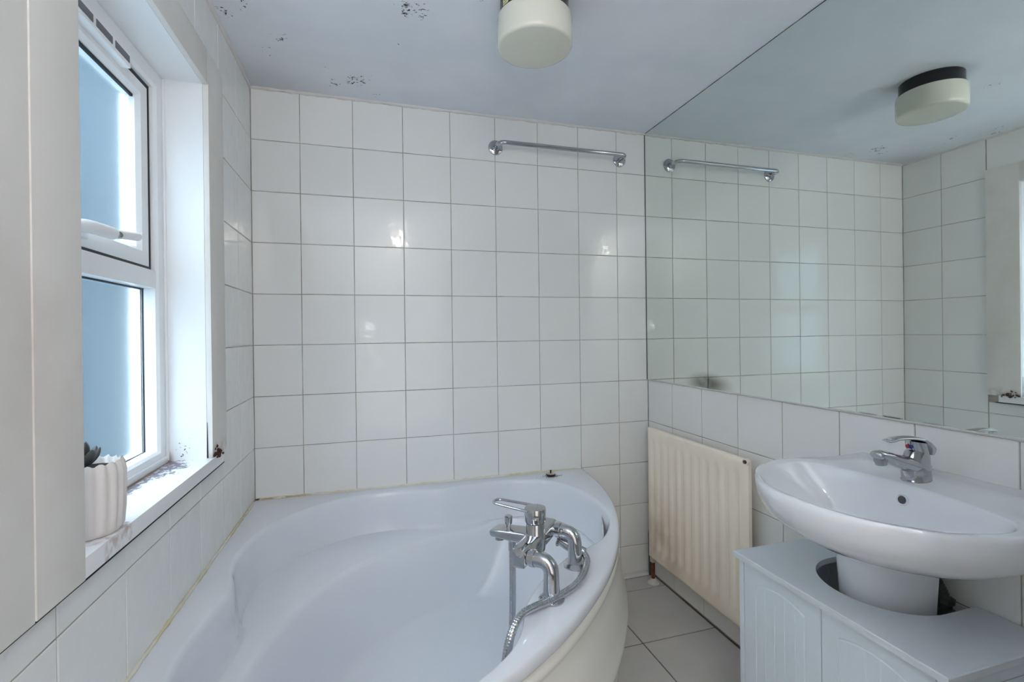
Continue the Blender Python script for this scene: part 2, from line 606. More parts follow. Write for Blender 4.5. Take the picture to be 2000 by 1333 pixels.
# uneven filler beads along the ceiling, sealant along the bath
def bead(name, mat, pts, rad, jitter, seed, n=8, parent=None):
    rs = random.Random(seed)
    P = [Vector(p) for p in pts]
    path = []
    for a, b in zip(P[:-1], P[1:]):
        k = max(2, int((b - a).length / 0.02))
        path += [a.lerp(b, i / k) for i in range(k)]
    path.append(P[-1])
    rad_l = [rad * (1 + rs.uniform(-jitter, jitter)) for _ in path]
    bm = BM()
    sweep(bm, path, [(q, q) for q in rad_l], n=n, up=(0.3, 0.2, 1) if abs((P[-1] - P[0]).normalized().z) < 0.9 else (1, 0, 0))
    return finish(name, bm, mat, parent, smooth=True, angle=80)


struct(bead('trim_1', M_COVING, [(0.0, -0.001, CEIL - 0.002), (W, -0.001, CEIL - 0.002)], 0.0075, 0.45, 3))
struct(bead('trim_2', M_COVING, [(0.001, 0.0, CEIL - 0.002), (0.001, -2.3, CEIL - 0.002)], 0.007, 0.5, 4))
struct(bead('trim_3', M_SEAL, [(0.002, -1.37, RIM + 0.002), (0.002, -0.002, RIM + 0.002), (1.37, -0.002, RIM + 0.002)], 0.0042, 0.35, 5))
# floor strip at the foot of the end wall
struct(boxo('baseboard_back', M_TILE, 1.34, W - 0.002, -0.030, -0.003, -0.001, 0.011, bevel=0.002))

# ------------------------------------------------------------------ window
win = empty('window_1', (XF, (Y0 + Y1) / 2, Z0), 'white plastic framed window with frosted panes in a deep white reveal', 'window')
del win['category']
struct(win)


def frame_bars(bm, x0, x1, y0, y1, z0, z1, wl, wr, wb, wt, bevel=0.004):
    """mitred rectangular frame with a chamfered inner edge; front face at x1"""
    outer = [(y0, z0), (y1, z0), (y1, z1), (y0, z1)]
    inner = [(y0 + wl, z0 + wb), (y1 - wr, z0 + wb), (y1 - wr, z1 - wt), (y0 + wl, z1 - wt)]
    ch = bevel * 1.6
    inner2 = [(inner[0][0] - ch, inner[0][1] - ch), (inner[1][0] + ch, inner[1][1] - ch), (inner[2][0] + ch, inner[2][1] + ch), (inner[3][0] - ch, inner[3][1] + ch)]
    L = [[bm.verts.new((x, a, b)) for a, b in loop] for x, loop in
         ((x0, outer), (x1 - 0.002, outer), (x1, [(outer[0][0] + .002, outer[0][1] + .002), (outer[1][0] - .002, outer[1][1] + .002), (outer[2][0] - .002, outer[2][1] - .002), (outer[3][0] + .002, outer[3][1] - .002)]),
          (x1, inner2), (x1 - ch, inner), (x0, inner))]
    for A, B_ in zip(L, L[1:] + L[:1]):
        for i in range(4):
            j = (i + 1) % 4
            bm.faces.new((A[i], A[j], B_[j], B_[i]))


bm = BM()
frame_bars(bm, XF - 0.065, XF, Y0, Y1, Z0 - 0.002, Z1, 0.042, 0.042, 0.040, 0.045, 0.004)
fo = finish('window_frame', bm, M_UPVC, win)
TR0, TR1 = 1.303, 1.350
boxo('transom', M_UPVC, XF - 0.064, XF - 0.004, Y0 + 0.040, Y1 - 0.040, TR0, TR1, win, 0.004)
# opening sash above the transom
bm = BM()
SX = XF - 0.016
frame_bars(bm, XF - 0.060, SX, Y0 + 0.046, Y1 - 0.0495, TR1 + 0.006, Z1 - 0.0525, 0.050, 0.047, 0.048, 0.039, 0.006)
finish('window_sash', bm, M_UPVC, win)
# dark gap round the sash
bm = BM()
frame_bars(bm, XF - 0.062, XF - 0.015, Y0 + 0.041, Y1 - 0.041, TR1 - 0.001, Z1 - 0.043, 0.008, 0.008, 0.010, 0.009, 0.0005)
finish('sash_gasket', bm, M_GASKET, win)
gz0, gz1 = TR1 + 0.052, Z1 - 0.049 - 0.041
gy0, gy1 = Y0 + 0.095, Y1 - 0.095
bm = BM()
frame_bars(bm, SX - 0.019, SX - 0.013, gy0 - 0.002, gy1 + 0.002, gz0 - 0.002, gz1 + 0.002, 0.002, 0.002, 0.002, 0.010, 0.0005)
finish('upper_gasket', bm, M_GASKET, win)
up_pane = boxo('window_pane', M_GLASS, SX - 0.026, SX - 0.020, gy0, gy1, gz0, gz1, win)
lz0, lz1 = Z0 + 0.036, TR0 + 0.002
bm = BM()
frame_bars(bm, XF - 0.037, XF - 0.032, Y0 + 0.040, Y1 - 0.040, Z0 + 0.036, TR0 + 0.002, 0.0022, 0.0022, 0.002, 0.006, 0.0005)
finish('lower_gasket', bm, M_GASKET, win)
boxo('window_pane', M_GLASS, XF - 0.044, XF - 0.038, Y0 + 0.042, Y1 - 0.042, lz0 + 0.002, lz1, win)
# glazing bead at the foot of the lower pane
boxo('glazing_bead', M_UPVC, XF - 0.030, XF + 0.006, Y0 + 0.005, Y1 - 0.005, Z0 - 0.001, Z0 + 0.016, win, 0.004)
# trickle vent in the frame head
vz = Z1 - 0.048
bm = BM()
box(bm, XF - 0.020, XF + 0.003, Y0 + 0.12, -0.715, vz - 0.022, vz + 0.014, 0.0025)
vent = finish('trickle_vent', bm, M_UPVC, win)
ys = [-0.786 - 0.076 * i for i in range(4)]
for yv in ys:
    boxo('vent_slot', simple('vent_shadow', (118, 118, 126), 0.7) if 'vent_shadow' not in bpy.data.materials else bpy.data.materials['vent_shadow'],
         XF + 0.0025, XF + 0.0038, yv, yv + 0.064, vz - 0.012, vz + 0.004, vent)
# lever handle on the sash bottom rail
hz = TR1 + 0.036
hy = -0.925
hx = SX
bm = BM()
box(bm, hx - 0.001, hx + 0.016, hy - 0.085, hy + 0.035, hz - 0.014, hz + 0.014, 0.006, 3)
hb = finish('handle_base', bm, M_UPVC, win, smooth=True)
bm = BM()
sweep(bm, catmull([(hx + 0.018, hy - 0.03, hz + 0.001), (hx + 0.036, hy - 0.01, hz + 0.004), (hx + 0.040, hy + 0.05, hz + 0.006), (hx + 0.036, hy + 0.075, hz + 0.008)], 6),
      [(0.014, 0.013)] * 19, n=14, up=(0, 0, 1))
hl = finish('window_handle', bm, M_UPVC, win, smooth=True, angle=50)
bm = BM()
sweep(bm, catmull([(hx + 0.036, hy + 0.070, hz + 0.008), (hx + 0.040, hy + 0.10, hz + 0.011), (hx + 0.048, hy + 0.16, hz + 0.018)], 6),
      [(0.0095, 0.0095)] * 13, n=12, up=(0, 0, 1))
finish('handle_grip', bm, M_UPVC, hl, smooth=True, angle=50)
bm = BM()
lathe(bm, [(0.0065, 0), (0.0065, 0.003), (0.004, 0.0035)], (hx + 0.0475, hy + 0.078, hz + 0.006), (1, -0.6, 0), 16)
finish('key_lock', bm, M_CHROME_DULL, hl, smooth=True)
# reveal boards and sill
boxo('reveal_board', M_REVEAL, XF - 0.002, -0.0032, Y1 - 0.0005, Y1 + 0.013, Z0 - 0.01, Z1 + 0.012, win)
boxo('reveal_board', M_REVEAL, XF - 0.002, -0.0032, Y0 - 0.013, Y0 + 0.0005, Z0 - 0.01, Z1 + 0.012, win)
boxo('reveal_head', M_REVEAL, XF - 0.002, -0.0032, Y0, Y1, Z1, Z1 + 0.014, win)
bm = BM()
lathe(bm, [(0.004, -0.52), (0.004, 0.52)], (XF + 0.003, Y1 - 0.002, (Z0 + Z1) / 2), (0, 0, 1), 8)
finish('corner_bead', bm, M_UPVC, win, smooth=True)
sill = boxo('window_sill', M_SILL, XF - 0.004, 0.0150, Y0 + 0.0005, Y1 + 0.085, Z0 - 0.033, Z0, win, 0.002)
# split at the foot of the right reveal
bm = BM()
vv = [bm.verts.new(p) for p in ((-0.0035, Y1 - 0.0012, Z0 + 0.001), (0.0005, Y1 - 0.0012, Z0 + 0.001), (-0.0012, Y1 - 0.0012, Z0 + 0.10), (-0.0022, Y1 - 0.0012, Z0 + 0.10),
                                (-0.0035, Y1 + 0.002, Z0 + 0.001), (0.0005, Y1 + 0.002, Z0 + 0.001), (-0.0012, Y1 + 0.002, Z0 + 0.10), (-0.0022, Y1 + 0.002, Z0 + 0.10))]
for f in ((0, 1, 2, 3), (7, 6, 5, 4), (0, 4, 5, 1), (1, 5, 6, 2), (2, 6, 7, 3), (3, 7, 4, 0)):
    bm.faces.new([vv[i] for i in f])
finish('wood_split', bm, M_DARK, win)
# flat painted architrave round the opening
arch = empty('trim_4', (0, (AY0 + AY1) / 2, AZ0), 'flat white painted board surround of the window, rotten at its lower right corner', 'trim')
del arch['category']
struct(arch)
ax = 0.011
boxo('architrave_board', M_ARCH, -0.003, ax, Y1, AY1, AZ0 + 0.033, AZ1, arch, 0.0015)
boxo('architrave_board', M_ARCH, -0.003, 0.0155, AY0, Y0, AZ0, AZ1, arch, 0.0015)
boxo('architrave_head', M_ARCH, -0.003, ax - 0.0005, Y0, Y1, Z1, AZ1, arch, 0.0015)
# lumps of rotten wood at the corner of the sill
bm = BM()
rs = random.Random(11)
for k in range(26):
    c = Vector((0.012 + rs.uniform(-.002, .005), -0.492 + rs.gauss(0, .016), Z0 + 0.002 + abs(rs.gauss(0, .011)) - 0.006))
    mtx = Matrix.Translation(c) @ Matrix.Rotation(rs.uniform(0, 3), 4, 'X') @ Matrix.Diagonal((0.004, 0.003 + rs.random() * .004, 0.003 + rs.random() * .004, 1))
    bmesh.ops.create_icosphere(bm, subdivisions=1, radius=1, matrix=mtx)
rw = finish('rotten_wood', bm, simple('rotten_wood', (84, 56, 46), 0.95, var=0.6, vscale=120), arch)
rw['kind'] = 'stuff'
# open joint under the sill
boxo('open_joint', M_DARK, -0.001, 0.0125, -1.40, Y1 + 0.10, AZ0 - 0.0040, AZ0 - 0.0008, arch)

# ------------------------------------------------------------------ mirror
mir = empty('wall_mirror', (W, -1.1, 0.943), 'large frameless wall mirror above the basin, reaching up to the ceiling', 'mirror')
bm = BM()
MX = W - 0.006
box(bm, MX, W - 0.0005, -2.3, -0.004, 0.943, CEIL - 0.004)
bm.faces.ensure_lookup_table()
for f in bm.faces:
    f.normal_update()
    f.material_index = 0 if f.normal.x < -0.9 else 1
mo = finish('mirror_glass', bm, [M_MIRROR, M_GLASSEDGE], mir)
for p in mo.data.polygons:
    p.material_index = 0 if p.normal.x < -0.9 else 1
o = bead('sealant_bead', M_BEAD, [(W - 0.003, -0.002, 0.9405), (W - 0.003, -2.3, 0.9405)], 0.0042, 0.3, 9, parent=mir)
boxo('mirror_edge', M_GLASSEDGE, W - 0.0075, W - 0.0005, -0.0042, -0.0012, 0.941, CEIL - 0.003, mir)
o = bead('ceiling_bead', M_GLASSEDGE, [(W - 0.003, -0.004, CEIL - 0.002), (W - 0.003, -2.3, CEIL - 0.002)], 0.0024, 0.3, 10, parent=mir)

# ------------------------------------------------------------------ corner bath
R_ARC = 1.376
half = [(.185, .185), (.27, .118), (.36, .078), (.48, .060), (.58, .068), (.645, .086), (.70, .094), (.765, .086), (.86, .073), (.96, .066), (1.07, .080),
        (1.155, .125), (1.21, .205), (1.243, .32), (1.247, .45), (1.222, .56), (1.175, .645), (1.118, .712), (1.055, .752), (.985, .782), (.925, .826), (.872, .872)]
loop = half + [(b, a) for a, b in reversed(half[1:-1])]     # closed, in (x, |y|)
BC = Vector((0.62, 0.62))


def polar_fn(pts, closed=True, sub=14):
    dense = catmull([(a, b, 0) for a, b in pts], sub, closed)
    arr = sorted((atan2(p.y - BC.y, p.x - BC.x) % (2 * pi), hypot(p.x - BC.x, p.y - BC.y)) for p in dense)

    def f(th):
        th %= 2 * pi
        lo, hi = 0, len(arr)
        while lo < hi:
            mid = (lo + hi) // 2
            if arr[mid][0] < th:
                lo = mid + 1
            else:
                hi = mid
        a = arr[(lo - 1) % len(arr)]
        b = arr[lo % len(arr)]
        d = (b[0] - a[0]) % (2 * pi)
        t = ((th - a[0]) % (2 * pi)) / d if d > 1e-9 else 0
        return a[1] + (b[1] - a[1]) * t
    return f


f_in = polar_fn(loop)
seat_half = [(.355, .355), (.45, .282), (.56, .222), (.67, .180), (.78, .150), (.90, .128)]
seat_line = [(b, a) for a, b in reversed(seat_half[1:])] + seat_half
seat_arr = catmull([(a, b, 0) for a, b in seat_line], 14)
seat_pol = sorted((atan2(p.y - BC.y, p.x - BC.x) % (2 * pi), hypot(p.x - BC.x, p.y - BC.y)) for p in seat_arr)


def f_seat(th):
    th %= 2 * pi
    if th < seat_pol[0][0] or th > seat_pol[-1][0]:
        return 9.0
    for a, b in zip(seat_pol[:-1], seat_pol[1:]):
        if a[0] <= th <= b[0]:
            return a[1] + (b[1] - a[1]) * (th - a[0]) / max(b[0] - a[0], 1e-9)
    return 9.0


def f_out(th, arc=R_ARC, inset=0.0):
    dx, dy = cos(th), sin(th)
    best = 9
    lim = 0.0025 + inset
    if dx < -1e-9:
        best = min(best, (lim - BC.x) / dx)
    if dy < -1e-9:
        best = min(best, (lim - BC.y) / dy)
    bq = BC.x * dx + BC.y * dy
    cq = BC.x ** 2 + BC.y ** 2 - (arc - inset) ** 2
    t = -bq + math.sqrt(bq * bq - cq)
    return min(best, t)


NB = 240
ths = [2 * pi * i / NB for i in range(NB)]
for cx, cy in ((0.0025, 0.0025), (R_ARC, 0.0025), (0.0025, R_ARC)):
    a = atan2(cy - BC.y, cx - BC.x) % (2 * pi)
    k = min(range(NB), key=lambda i: abs((ths[i] - a + pi) % (2 * pi) - pi))
    ths[k] = a


def smooth_list(v, it):
    for _ in range(it):
        v = [(v[i - 1] + 2 * v[i] + v[(i + 1) % len(v)]) / 4 for i in range(len(v))]
    return v


rin = [f_in(t) for t in ths]
rwall = [min(a - 0.018, b - 0.012) for a, b in zip(smooth_list(rin, 24), rin)]
rmid = [a * 0.55 + b * 0.45 for a, b in zip(rin, rwall)]
rseat = [min(f_seat(t), w - 0.012) for t, w in zip(ths, rwall)]
rseat = [min(a, b) for a, b in zip(smooth_list(rseat, 6), [w - 0.010 for w in rwall])]
base_floor = [min(s - 0.10, 0.44) for s in rseat]
rfloor = smooth_list(base_floor, 30)
rslope = [s * 0.35 + f * 0.65 for s, f in zip(rseat, rfloor)]
wgt = smooth_list([1.0 if f_seat(t) < 8 else 0.0 for t in ths], 10)


on_arc = [hypot(BC.x + f_out(t) * cos(t), BC.y + f_out(t) * sin(t)) > R_ARC - 0.004 and f_out(t) * 1 > 0 and min(BC.x + f_out(t) * cos(t), BC.y + f_out(t) * sin(t)) > 0.004 for t in ths]


def flat(z):
    return [z if k else RIM for k in on_arc]


def ringp(rad, z):
    zz = z if isinstance(z, list) else [z] * NB
    return [(BC.x + rad[i] * cos(ths[i]), -(BC.y + rad[i] * sin(ths[i])), zz[i]) for i in range(NB)]


ro = [f_out(t) for t in ths]
bath = empty('corner_bathtub', (0.6, -0.6, 0), 'white acrylic corner bathtub with a moulded corner seat and curved front', 'bathtub')
bm = BM()
Zs = [0.385] * NB
zslope = [0.30] * NB
rings = [ringp([f_out(t, inset=0.022) for t in ths], 0.500), ringp([f_out(t, inset=0.004) for t in ths], 0.502), ringp(ro, 0.509), ringp(ro, flat(RIM - 0.012)),
         ringp([f_out(t, inset=0.0018) for t in ths], flat(RIM - 0.005)), ringp([f_out(t, inset=0.006) for t in ths], flat(RIM - 0.0012)), ringp([f_out(t, inset=0.012) for t in ths], RIM),
         ringp([min(a + 0.010, b - 0.014) for a, b in zip(rin, ro)], RIM),
         ringp([a + 0.004 for a in rin], RIM - 0.0016), ringp(rin, RIM - 0.006), ringp([a - 0.004 for a in rin], RIM - 0.016),
         ringp(rmid, RIM - 0.07), ringp(rwall, 0.405),
         ringp([min(a - 0.006, b) for a, b in zip(rwall, [w - 0.004 for w in rwall])], 0.390),
         ringp([a * 0.8 + b * 0.2 for a, b in zip(rwall, rseat)], 0.385),
         ringp([s + 0.012 * g + 0.001 for s, g in zip(rseat, wgt)], 0.383),
         ringp(rseat, 0.378),
         ringp([s - 0.010 for s in rseat], 0.366),
         ringp([s * 0.7 + f * 0.3 for s, f in zip(rseat, rfloor)], 0.295),
         ringp([s * 0.35 + f * 0.65 for s, f in zip(rseat, rfloor)], 0.205),
         ringp([s * 0.12 + f * 0.88 for s, f in zip(rseat, rfloor)], 0.152),
         ringp(rfloor, 0.137), ringp([f * 0.9 for f in rfloor], 0.129), ringp([f * 0.5 for f in rfloor], 0.122), ringp([f * 0.12 for f in rfloor], 0.119)]
rings_to_mesh(bm, rings, cap1=True)
tub = finish('tub_shell', bm, M_ACRYL, bath, smooth=True, angle=50, recalc=False)
# front panel
prof = [(0.500, 1.350), (0.495, 1.362), (0.488, 1.371), (0.478, 1.374), (0.468, 1.371), (0.460, 1.3695), (0.425, 1.375), (0.39, 1.3815), (0.35, 1.388), (0.315, 1.3935),
        (0.298, 1.3985), (0.285, 1.4005), (0.272, 1.3980), (0.262, 1.391), (0.20, 1.382), (0.14, 1.372), (0.08, 1.358), (0.03, 1.345), (0.004, 1.343)]
bm = BM()
rings = []
for z, rr in prof:
    rings.append([(rr * cos(a), -rr * sin(a), z) for a in [radians(0.4 + 89.2 * i / 80) for i in range(81)]])
rings.append([(1.325 * cos(a), -1.325 * sin(a), 0.004) for a in [radians(0.4 + 89.2 * i / 80) for i in range(81)]])
rings.append([(1.325 * cos(a), -1.325 * sin(a), 0.500) for a in [radians(0.4 + 89.2 * i / 80) for i in range(81)]])
rings_to_mesh(bm, rings, close_u=False)
finish('front_panel', bm, M_PANEL, bath, smooth=True, angle=60)
# waste in the floor of the tub
bm = BM()
lathe(bm, [(0.034, 0), (0.034, 0.003), (0.028, 0.0045), (0.012, 0.0035), (0.0, 0.0035)], (0.66, -0.66, 0.119), n=28)
finish('bath_waste', bm, M_CHROME, bath, smooth=True)

# ------------------------------------------------------------------ bath mixer tap
mix = empty('bath_mixer_tap', (0.906, -0.919, RIM), 'chrome deck mounted bath mixer tap with shower hose on the bathtub rim', 'tap')
L1 = Vector((0.846, -0.986, 0))
L2 = Vector((0.966, -0.852, 0))
IN = Vector((-0.745, 0.667, 0))
AL = (L2 - L1).normalized()
Zup = Vector((0, 0, 1))
zb = 0.628
for Lq in (L1, L2):
    bm = BM()
    lathe(bm, [(0.0, 0), (0.031, 0.0), (0.031, 0.004), (0.026, 0.008), (0.021, 0.010), (0.019, 0.013)], (Lq.x, Lq.y, RIM - 0.0005), n=32)
    fl = None
    p = [Lq + Zup * (RIM + 0.008), Lq + Zup * 0.575, Lq + Zup * (zb - 0.026)]
    for k in range(1, 7):
        a = k / 6 * pi / 2
        p.append(Lq + Zup * (zb - 0.026 + 0.026 * sin(a)) + IN * (0.026 * (1 - cos(a))))
    p.append(Lq + Zup * zb + IN * 0.040)
    sweep(bm, p, [(0.0205, 0.0205), (0.019, 0.019)] + [(0.0185, 0.0185)] * (len(p) - 2), n=24)
    lg = finish('leg', bm, M_CHROME, mix, smooth=True, angle=50)
    bm = BM()
    c = Lq + Zup * zb + IN * 0.040
    lathe(bm, [(0.017, 0), (0.0205, 0.0005), (0.0205, 0.012), (0.0175, 0.0125), (0.0175, 0.018)], c, IN, 28)
    finish('coupling_nut', bm, M_CHROME, lg, smooth=True)
# body: a flat tapering bar between the two couplings, with a flat spout towards the corner
mid = (L1 + L2) / 2
bm = BM()
nrm = IN
A_ = L1 + IN * 0.078 + Zup * zb
B_ = L2 + IN * 0.078 + Zup * zb


def slab(bm, path, up, w, n=4, pw=5):
    """superelliptic section along path; w: list of (half side, half up)"""
    P = [Vector(p) for p in path]
    rings = []
    for i, p in enumerate(P):
        t = (P[min(i + 1, len(P) - 1)] - P[max(i - 1, 0)]).normalized()
        s = t.cross(Vector(up)).normalized()
        q = s.cross(t)
        ring = []
        for k in range(24):
            a = 2 * pi * k / 24
            ca, sa = cos(a), sin(a)
            ring.append(p + s * (w[i][0] * math.copysign(abs(ca) ** (2 / pw), ca)) + q * (w[i][1] * math.copysign(abs(sa) ** (2 / pw), sa)))
        rings.append(ring)
    rings_to_mesh(bm, rings, cap0=True, cap1=True)


slab(bm, [A_ - AL * 0.020, A_ - AL * 0.018, A_ + AL * 0.02, (A_ + B_) / 2, B_ - AL * 0.02, B_ + AL * 0.018, B_ + AL * 0.020], Zup,
     [(0.016, 0.020), (0.019, 0.023), (0.020, 0.023), (0.024, 0.021), (0.020, 0.022), (0.019, 0.022), (0.016, 0.019)])
body = finish('mixer_body', bm, M_CHROME, mix, smooth=True, angle=40)
mc_ = (A_ + B_) / 2
bm = BM()
slab(bm, [mc_ + Zup * 0.006, mc_ + IN * 0.03 + Zup * 0.010, mc_ + IN * 0.09 + Zup * 0.010, mc_ + IN * 0.118 + Zup * 0.009, mc_ + IN * 0.124 + Zup * 0.008], Zup,
     [(0.030, 0.018), (0.028, 0.016), (0.026, 0.012), (0.025, 0.010), (0.022, 0.007)], pw=6)
spout = finish('spout', bm, M_CHROME, mix, smooth=True, angle=40)
bm = BM()
lathe(bm, [(0.0125, 0), (0.0125, 0.014), (0.010, 0.0145)], mc_ + IN * 0.105 + Zup * (-0.013), Zup, 24)
finish('aerator', bm, M_CHROME_DULL, spout, smooth=True)
bm = BM()
lathe(bm, [(0.006, 0), (0.006, 0.013), (0.0095, 0.015), (0.0105, 0.022), (0.0110, 0.034), (0.0085, 0.036)], mc_ + IN * 0.078 + Zup * 0.019, Zup, 24)
finish('diverter_knob', bm, M_CHROME, mix, smooth=True)
bm = BM()
lathe(bm, [(0.026, -0.020), (0.0265, 0.016), (0.0245, 0.020), (0.0245, 0.046), (0.0235, 0.049)], mc_, Zup, 36)
finish('cartridge_housing', bm, M_CHROME, mix, smooth=True, angle=30)
bm = BM()
lathe(bm, [(0.021, 0.050), (0.026, 0.051), (0.0275, 0.054), (0.029, 0.083), (0.0275, 0.088), (0.02, 0.0895)], mc_, Zup, 36)
lv = finish('lever_cap', bm, M_CHROME, mix, smooth=True, angle=30)
bm = BM()
sd = IN.cross(Zup).normalized()
lc = mc_ + Zup * 0.083
outl = []
for s, l in ((0.010, .024), (0.05, .0215), (0.09, .0185), (0.112, .015), (0.120, 0.0)):
    outl.append((s, l))
pth = [lc + IN * s + sd * l + Zup * (0.05 * s) for s, l in outl] + [lc + IN * s - sd * l + Zup * (0.05 * s) for s, l in reversed(outl[:-1])]
sweep(bm, catmull(pth, 5), [(0.0045, 0.0036)] * (len(pth) * 5 - 4), n=10, up=(0, 0, 1))
finish('lever', bm, M_CHROME, mix, smooth=True, angle=60)


def hose_mesh(path, r, pitch=0.0045):
    """ribbed flexible metal hose"""
    P = [Vector(p) for p in path]
    acc = [0]
    for a, b in zip(P[:-1], P[1:]):
        acc.append(acc[-1] + (b - a).length)
    tot = acc[-1]
    n = int(tot / pitch * 3)
    pts, rad = [], []
    j = 0
    for i in range(n + 1):
        s = tot * i / n
        while j < len(acc) - 2 and acc[j + 1] < s:
            j += 1
        t = (s - acc[j]) / max(acc[j + 1] - acc[j], 1e-9)
        pts.append(P[j].lerp(P[j + 1], t))
        rad.append(r * (1.0 if i % 3 else 0.86))
    bm = BM()
    sweep(bm, pts, [(q, q) for q in rad], n=12)
    return bm


h0 = mc_ + IN * 0.068 + Zup * (-0.010)
ring_c = L2 + Zup * 0.565
hp = [h0 + Zup * -0.02, h0 + Zup * -0.12, h0 + Zup * -0.24 + IN * 0.004, Vector((0.772, -0.848, 0.30)), Vector((0.755, -0.90, 0.245)), Vector((0.725, -0.98, 0.25)),
      Vector((0.704, -1.045, 0.33)), Vector((0.699, -1.085, 0.44)), Vector((0.712, -1.085, 0.525)), Vector((0.745, -1.058, 0.556)), Vector((0.79, -1.026, 0.552)), Vector((0.85, -1.002, 0.5495)), Vector((0.918, -0.962, 0.5495)),
      Vector((0.965, -0.912, 0.551)), Vector((0.992, -0.872, 0.562)), Vector((0.990, -0.845, 0.572))]
hb_ = hose_mesh(catmull(hp, 10), 0.0092, 0.0055)
finish('shower_hose', hb_, M_CHROME, mix, smooth=True, angle=80)
bm = BM()
lathe(bm, [(0.009, -0.028), (0.0105, -0.026), (0.0105, 0.0), (0.0085, 0.002)], h0, Zup, 20)
finish('hose_nut', bm, M_CHROME, mix, smooth=True)
# bracket on the far leg that carries the hose end
bm = BM()
dv = Vector((0.990, -0.845, 0.572)) - Vector((0.965, -0.818, 0.578))
e0 = Vector((0.9975, -0.852, 0.570))
ax_ = (Vector((0.955, -0.808, 0.585)) - e0).normalized()
lathe(bm, [(0.0095, 0), (0.0115, 0.002), (0.0115, 0.024), (0.0125, 0.026), (0.0125, 0.034), (0.018, 0.038), (0.018, 0.050), (0.014, 0.075), (0.0195, 0.080), (0.0195, 0.083), (0.012, 0.084)], e0, ax_, 28)
finish('hose_bracket', bm, M_CHROME, mix, smooth=True, angle=35)

# ------------------------------------------------------------------ plug on the rim
pl = empty('bath_plug', (1.194, -0.072, RIM), 'small round black rubber bath plug lying on the bathtub rim at the tiled wall', 'plug')
pc = (1.194, -0.072, RIM)
bm = BM()
lathe(bm, [(0.017, 0.0015), (0.0205, 0.006), (0.0215, 0.010), (0.0195, 0.0115)], pc, n=32)
finish('plug_body', bm, M_RUBBER, pl, smooth=True)
bm = BM()
lathe(bm, [(0.0195, 0.0112), (0.0195, 0.0124), (0.010, 0.0132), (0, 0.0134)], pc, n=32)
finish('plug_face', bm, M_PINK, pl, smooth=True)
bm = BM()
lathe(bm, [(0.0034, 0.0128), (0.0034, 0.022), (0.0045, 0.0225), (0.0045, 0.026), (0.002, 0.027)], pc, n=16)
finish('plug_pin', bm, M_DARK, pl, smooth=True)
bm = BM()
rs = random.Random(5)
for k in range(70):
    a = rs.uniform(0, 2 * pi)
    q = 0.012 + abs(rs.gauss(0, 0.014))
    c = Vector((pc[0] + q * 1.35 * cos(a), pc[1] + min(q, 0.03) * 0.75 * sin(a), RIM + 0.0006))
    bmesh.ops.create_icosphere(bm, subdivisions=1, radius=1, matrix=Matrix.Translation(c) @ Matrix.Rotation(a, 4, 'Z') @ Matrix.Diagonal((rs.uniform(.0012, .004), rs.uniform(.001, .002), 0.0009, 1)))
g = finish('grit', bm, M_GRIT, pl)
g['kind'] = 'stuff'

# ------------------------------------------------------------------ towel rail
RZ, RX0, RX1, RD = 1.998, 0.977, 1.590, 0.072
rail = empty('towel_rail', ((RX0 + RX1) / 2, 0, RZ), 'chrome towel rail fixed high on the tiled wall beside the mirror', 'towel rail')
b_ = 0.03
path = [(RX0, -0.002, RZ), (RX0, -RD + b_, RZ)]
for k in range(1, 8):
    a = k / 8 * pi / 2
    path.append((RX0 + b_ * (1 - cos(a)), -RD + b_ - b_ * sin(a), RZ))
path += [(RX0 + b_, -RD, RZ), ((RX0 + RX1) / 2, -RD, RZ), (RX1 - b_, -RD, RZ)]
for k in range(1, 8):
    a = k / 8 * pi / 2
    path.append((RX1 - b_ + b_ * sin(a), -RD + b_ * (1 - cos(a)), RZ))
path += [(RX1, -RD + b_, RZ), (RX1, -0.002, RZ)]
bm = BM()
sweep(bm, path, 0.0096, n=20, up=(0, 0, 1))
finish('rail_bar', bm, M_CHROME, rail, smooth=True)
for xx in (RX0, RX1):
    bm = BM()
    lathe(bm, [(0.032, 0), (0.0325, 0.001), (0.0325, 0.005), (0.0310, 0.0068), (0.0125, 0.0078), (0.0105, 0.014)], (xx, 0.001, RZ), (0, -1, 0), 36)
    finish('rail_flange', bm, M_CHROME, rail, smooth=True, angle=50)

# ------------------------------------------------------------------ ceiling light
LX, LY = 0.911, -0.727
cl = empty('ceiling_light', (LX, LY, CEIL), 'round ceiling light with black base and white opal diffuser', 'ceiling light')
bm = BM()
lathe(bm, [(0.100, CEIL + 0.001), (0.100, 2.112), (0.102, 2.100), (0.1065, 2.096), (0.1065, 2.090), (0.10, 2.089)], (LX, LY, 0), n=64)
lb = finish('light_base', bm, M_BLACK, cl, smooth=True, angle=30)
bm = BM()
lathe(bm, [(0.100, 2.093), (0.1085, 2.092), (0.1105, 2.084), (0.1105, 2.022), (0.1095, 2.0145), (0.1065, 2.0095), (0.101, 2.008), (0.05, 2.0065), (0.0, 2.006)], (LX, LY, 0), n=64)
finish('light_diffuser', bm, M_DIFF, cl, smooth=True, angle=60)
a0, a1 = radians(192), radians(205)
bm = BM()
nn_ = 6
vo = [[bm.verts.new((LX + 0.1032 * cos(a0 + (a1 - a0) * i / nn_), LY + 0.1032 * sin(a0 + (a1 - a0) * i / nn_), z)) for i in range(nn_ + 1)] for z in (2.101, 2.127)]
vi = [[bm.verts.new((LX + 0.0985 * cos(a0 + (a1 - a0) * i / nn_), LY + 0.0985 * sin(a0 + (a1 - a0) * i / nn_), z)) for i in range(nn_ + 1)] for z in (2.101, 2.127)]
for i in range(nn_):
    bm.faces.new((vo[0][i], vo[0][i + 1], vo[1][i + 1], vo[1][i]))
    bm.faces.new((vo[0][i], vi[0][i], vi[0][i + 1], vo[0][i + 1]))
    bm.faces.new((vo[1][i], vo[1][i + 1], vi[1][i + 1], vi[1][i]))
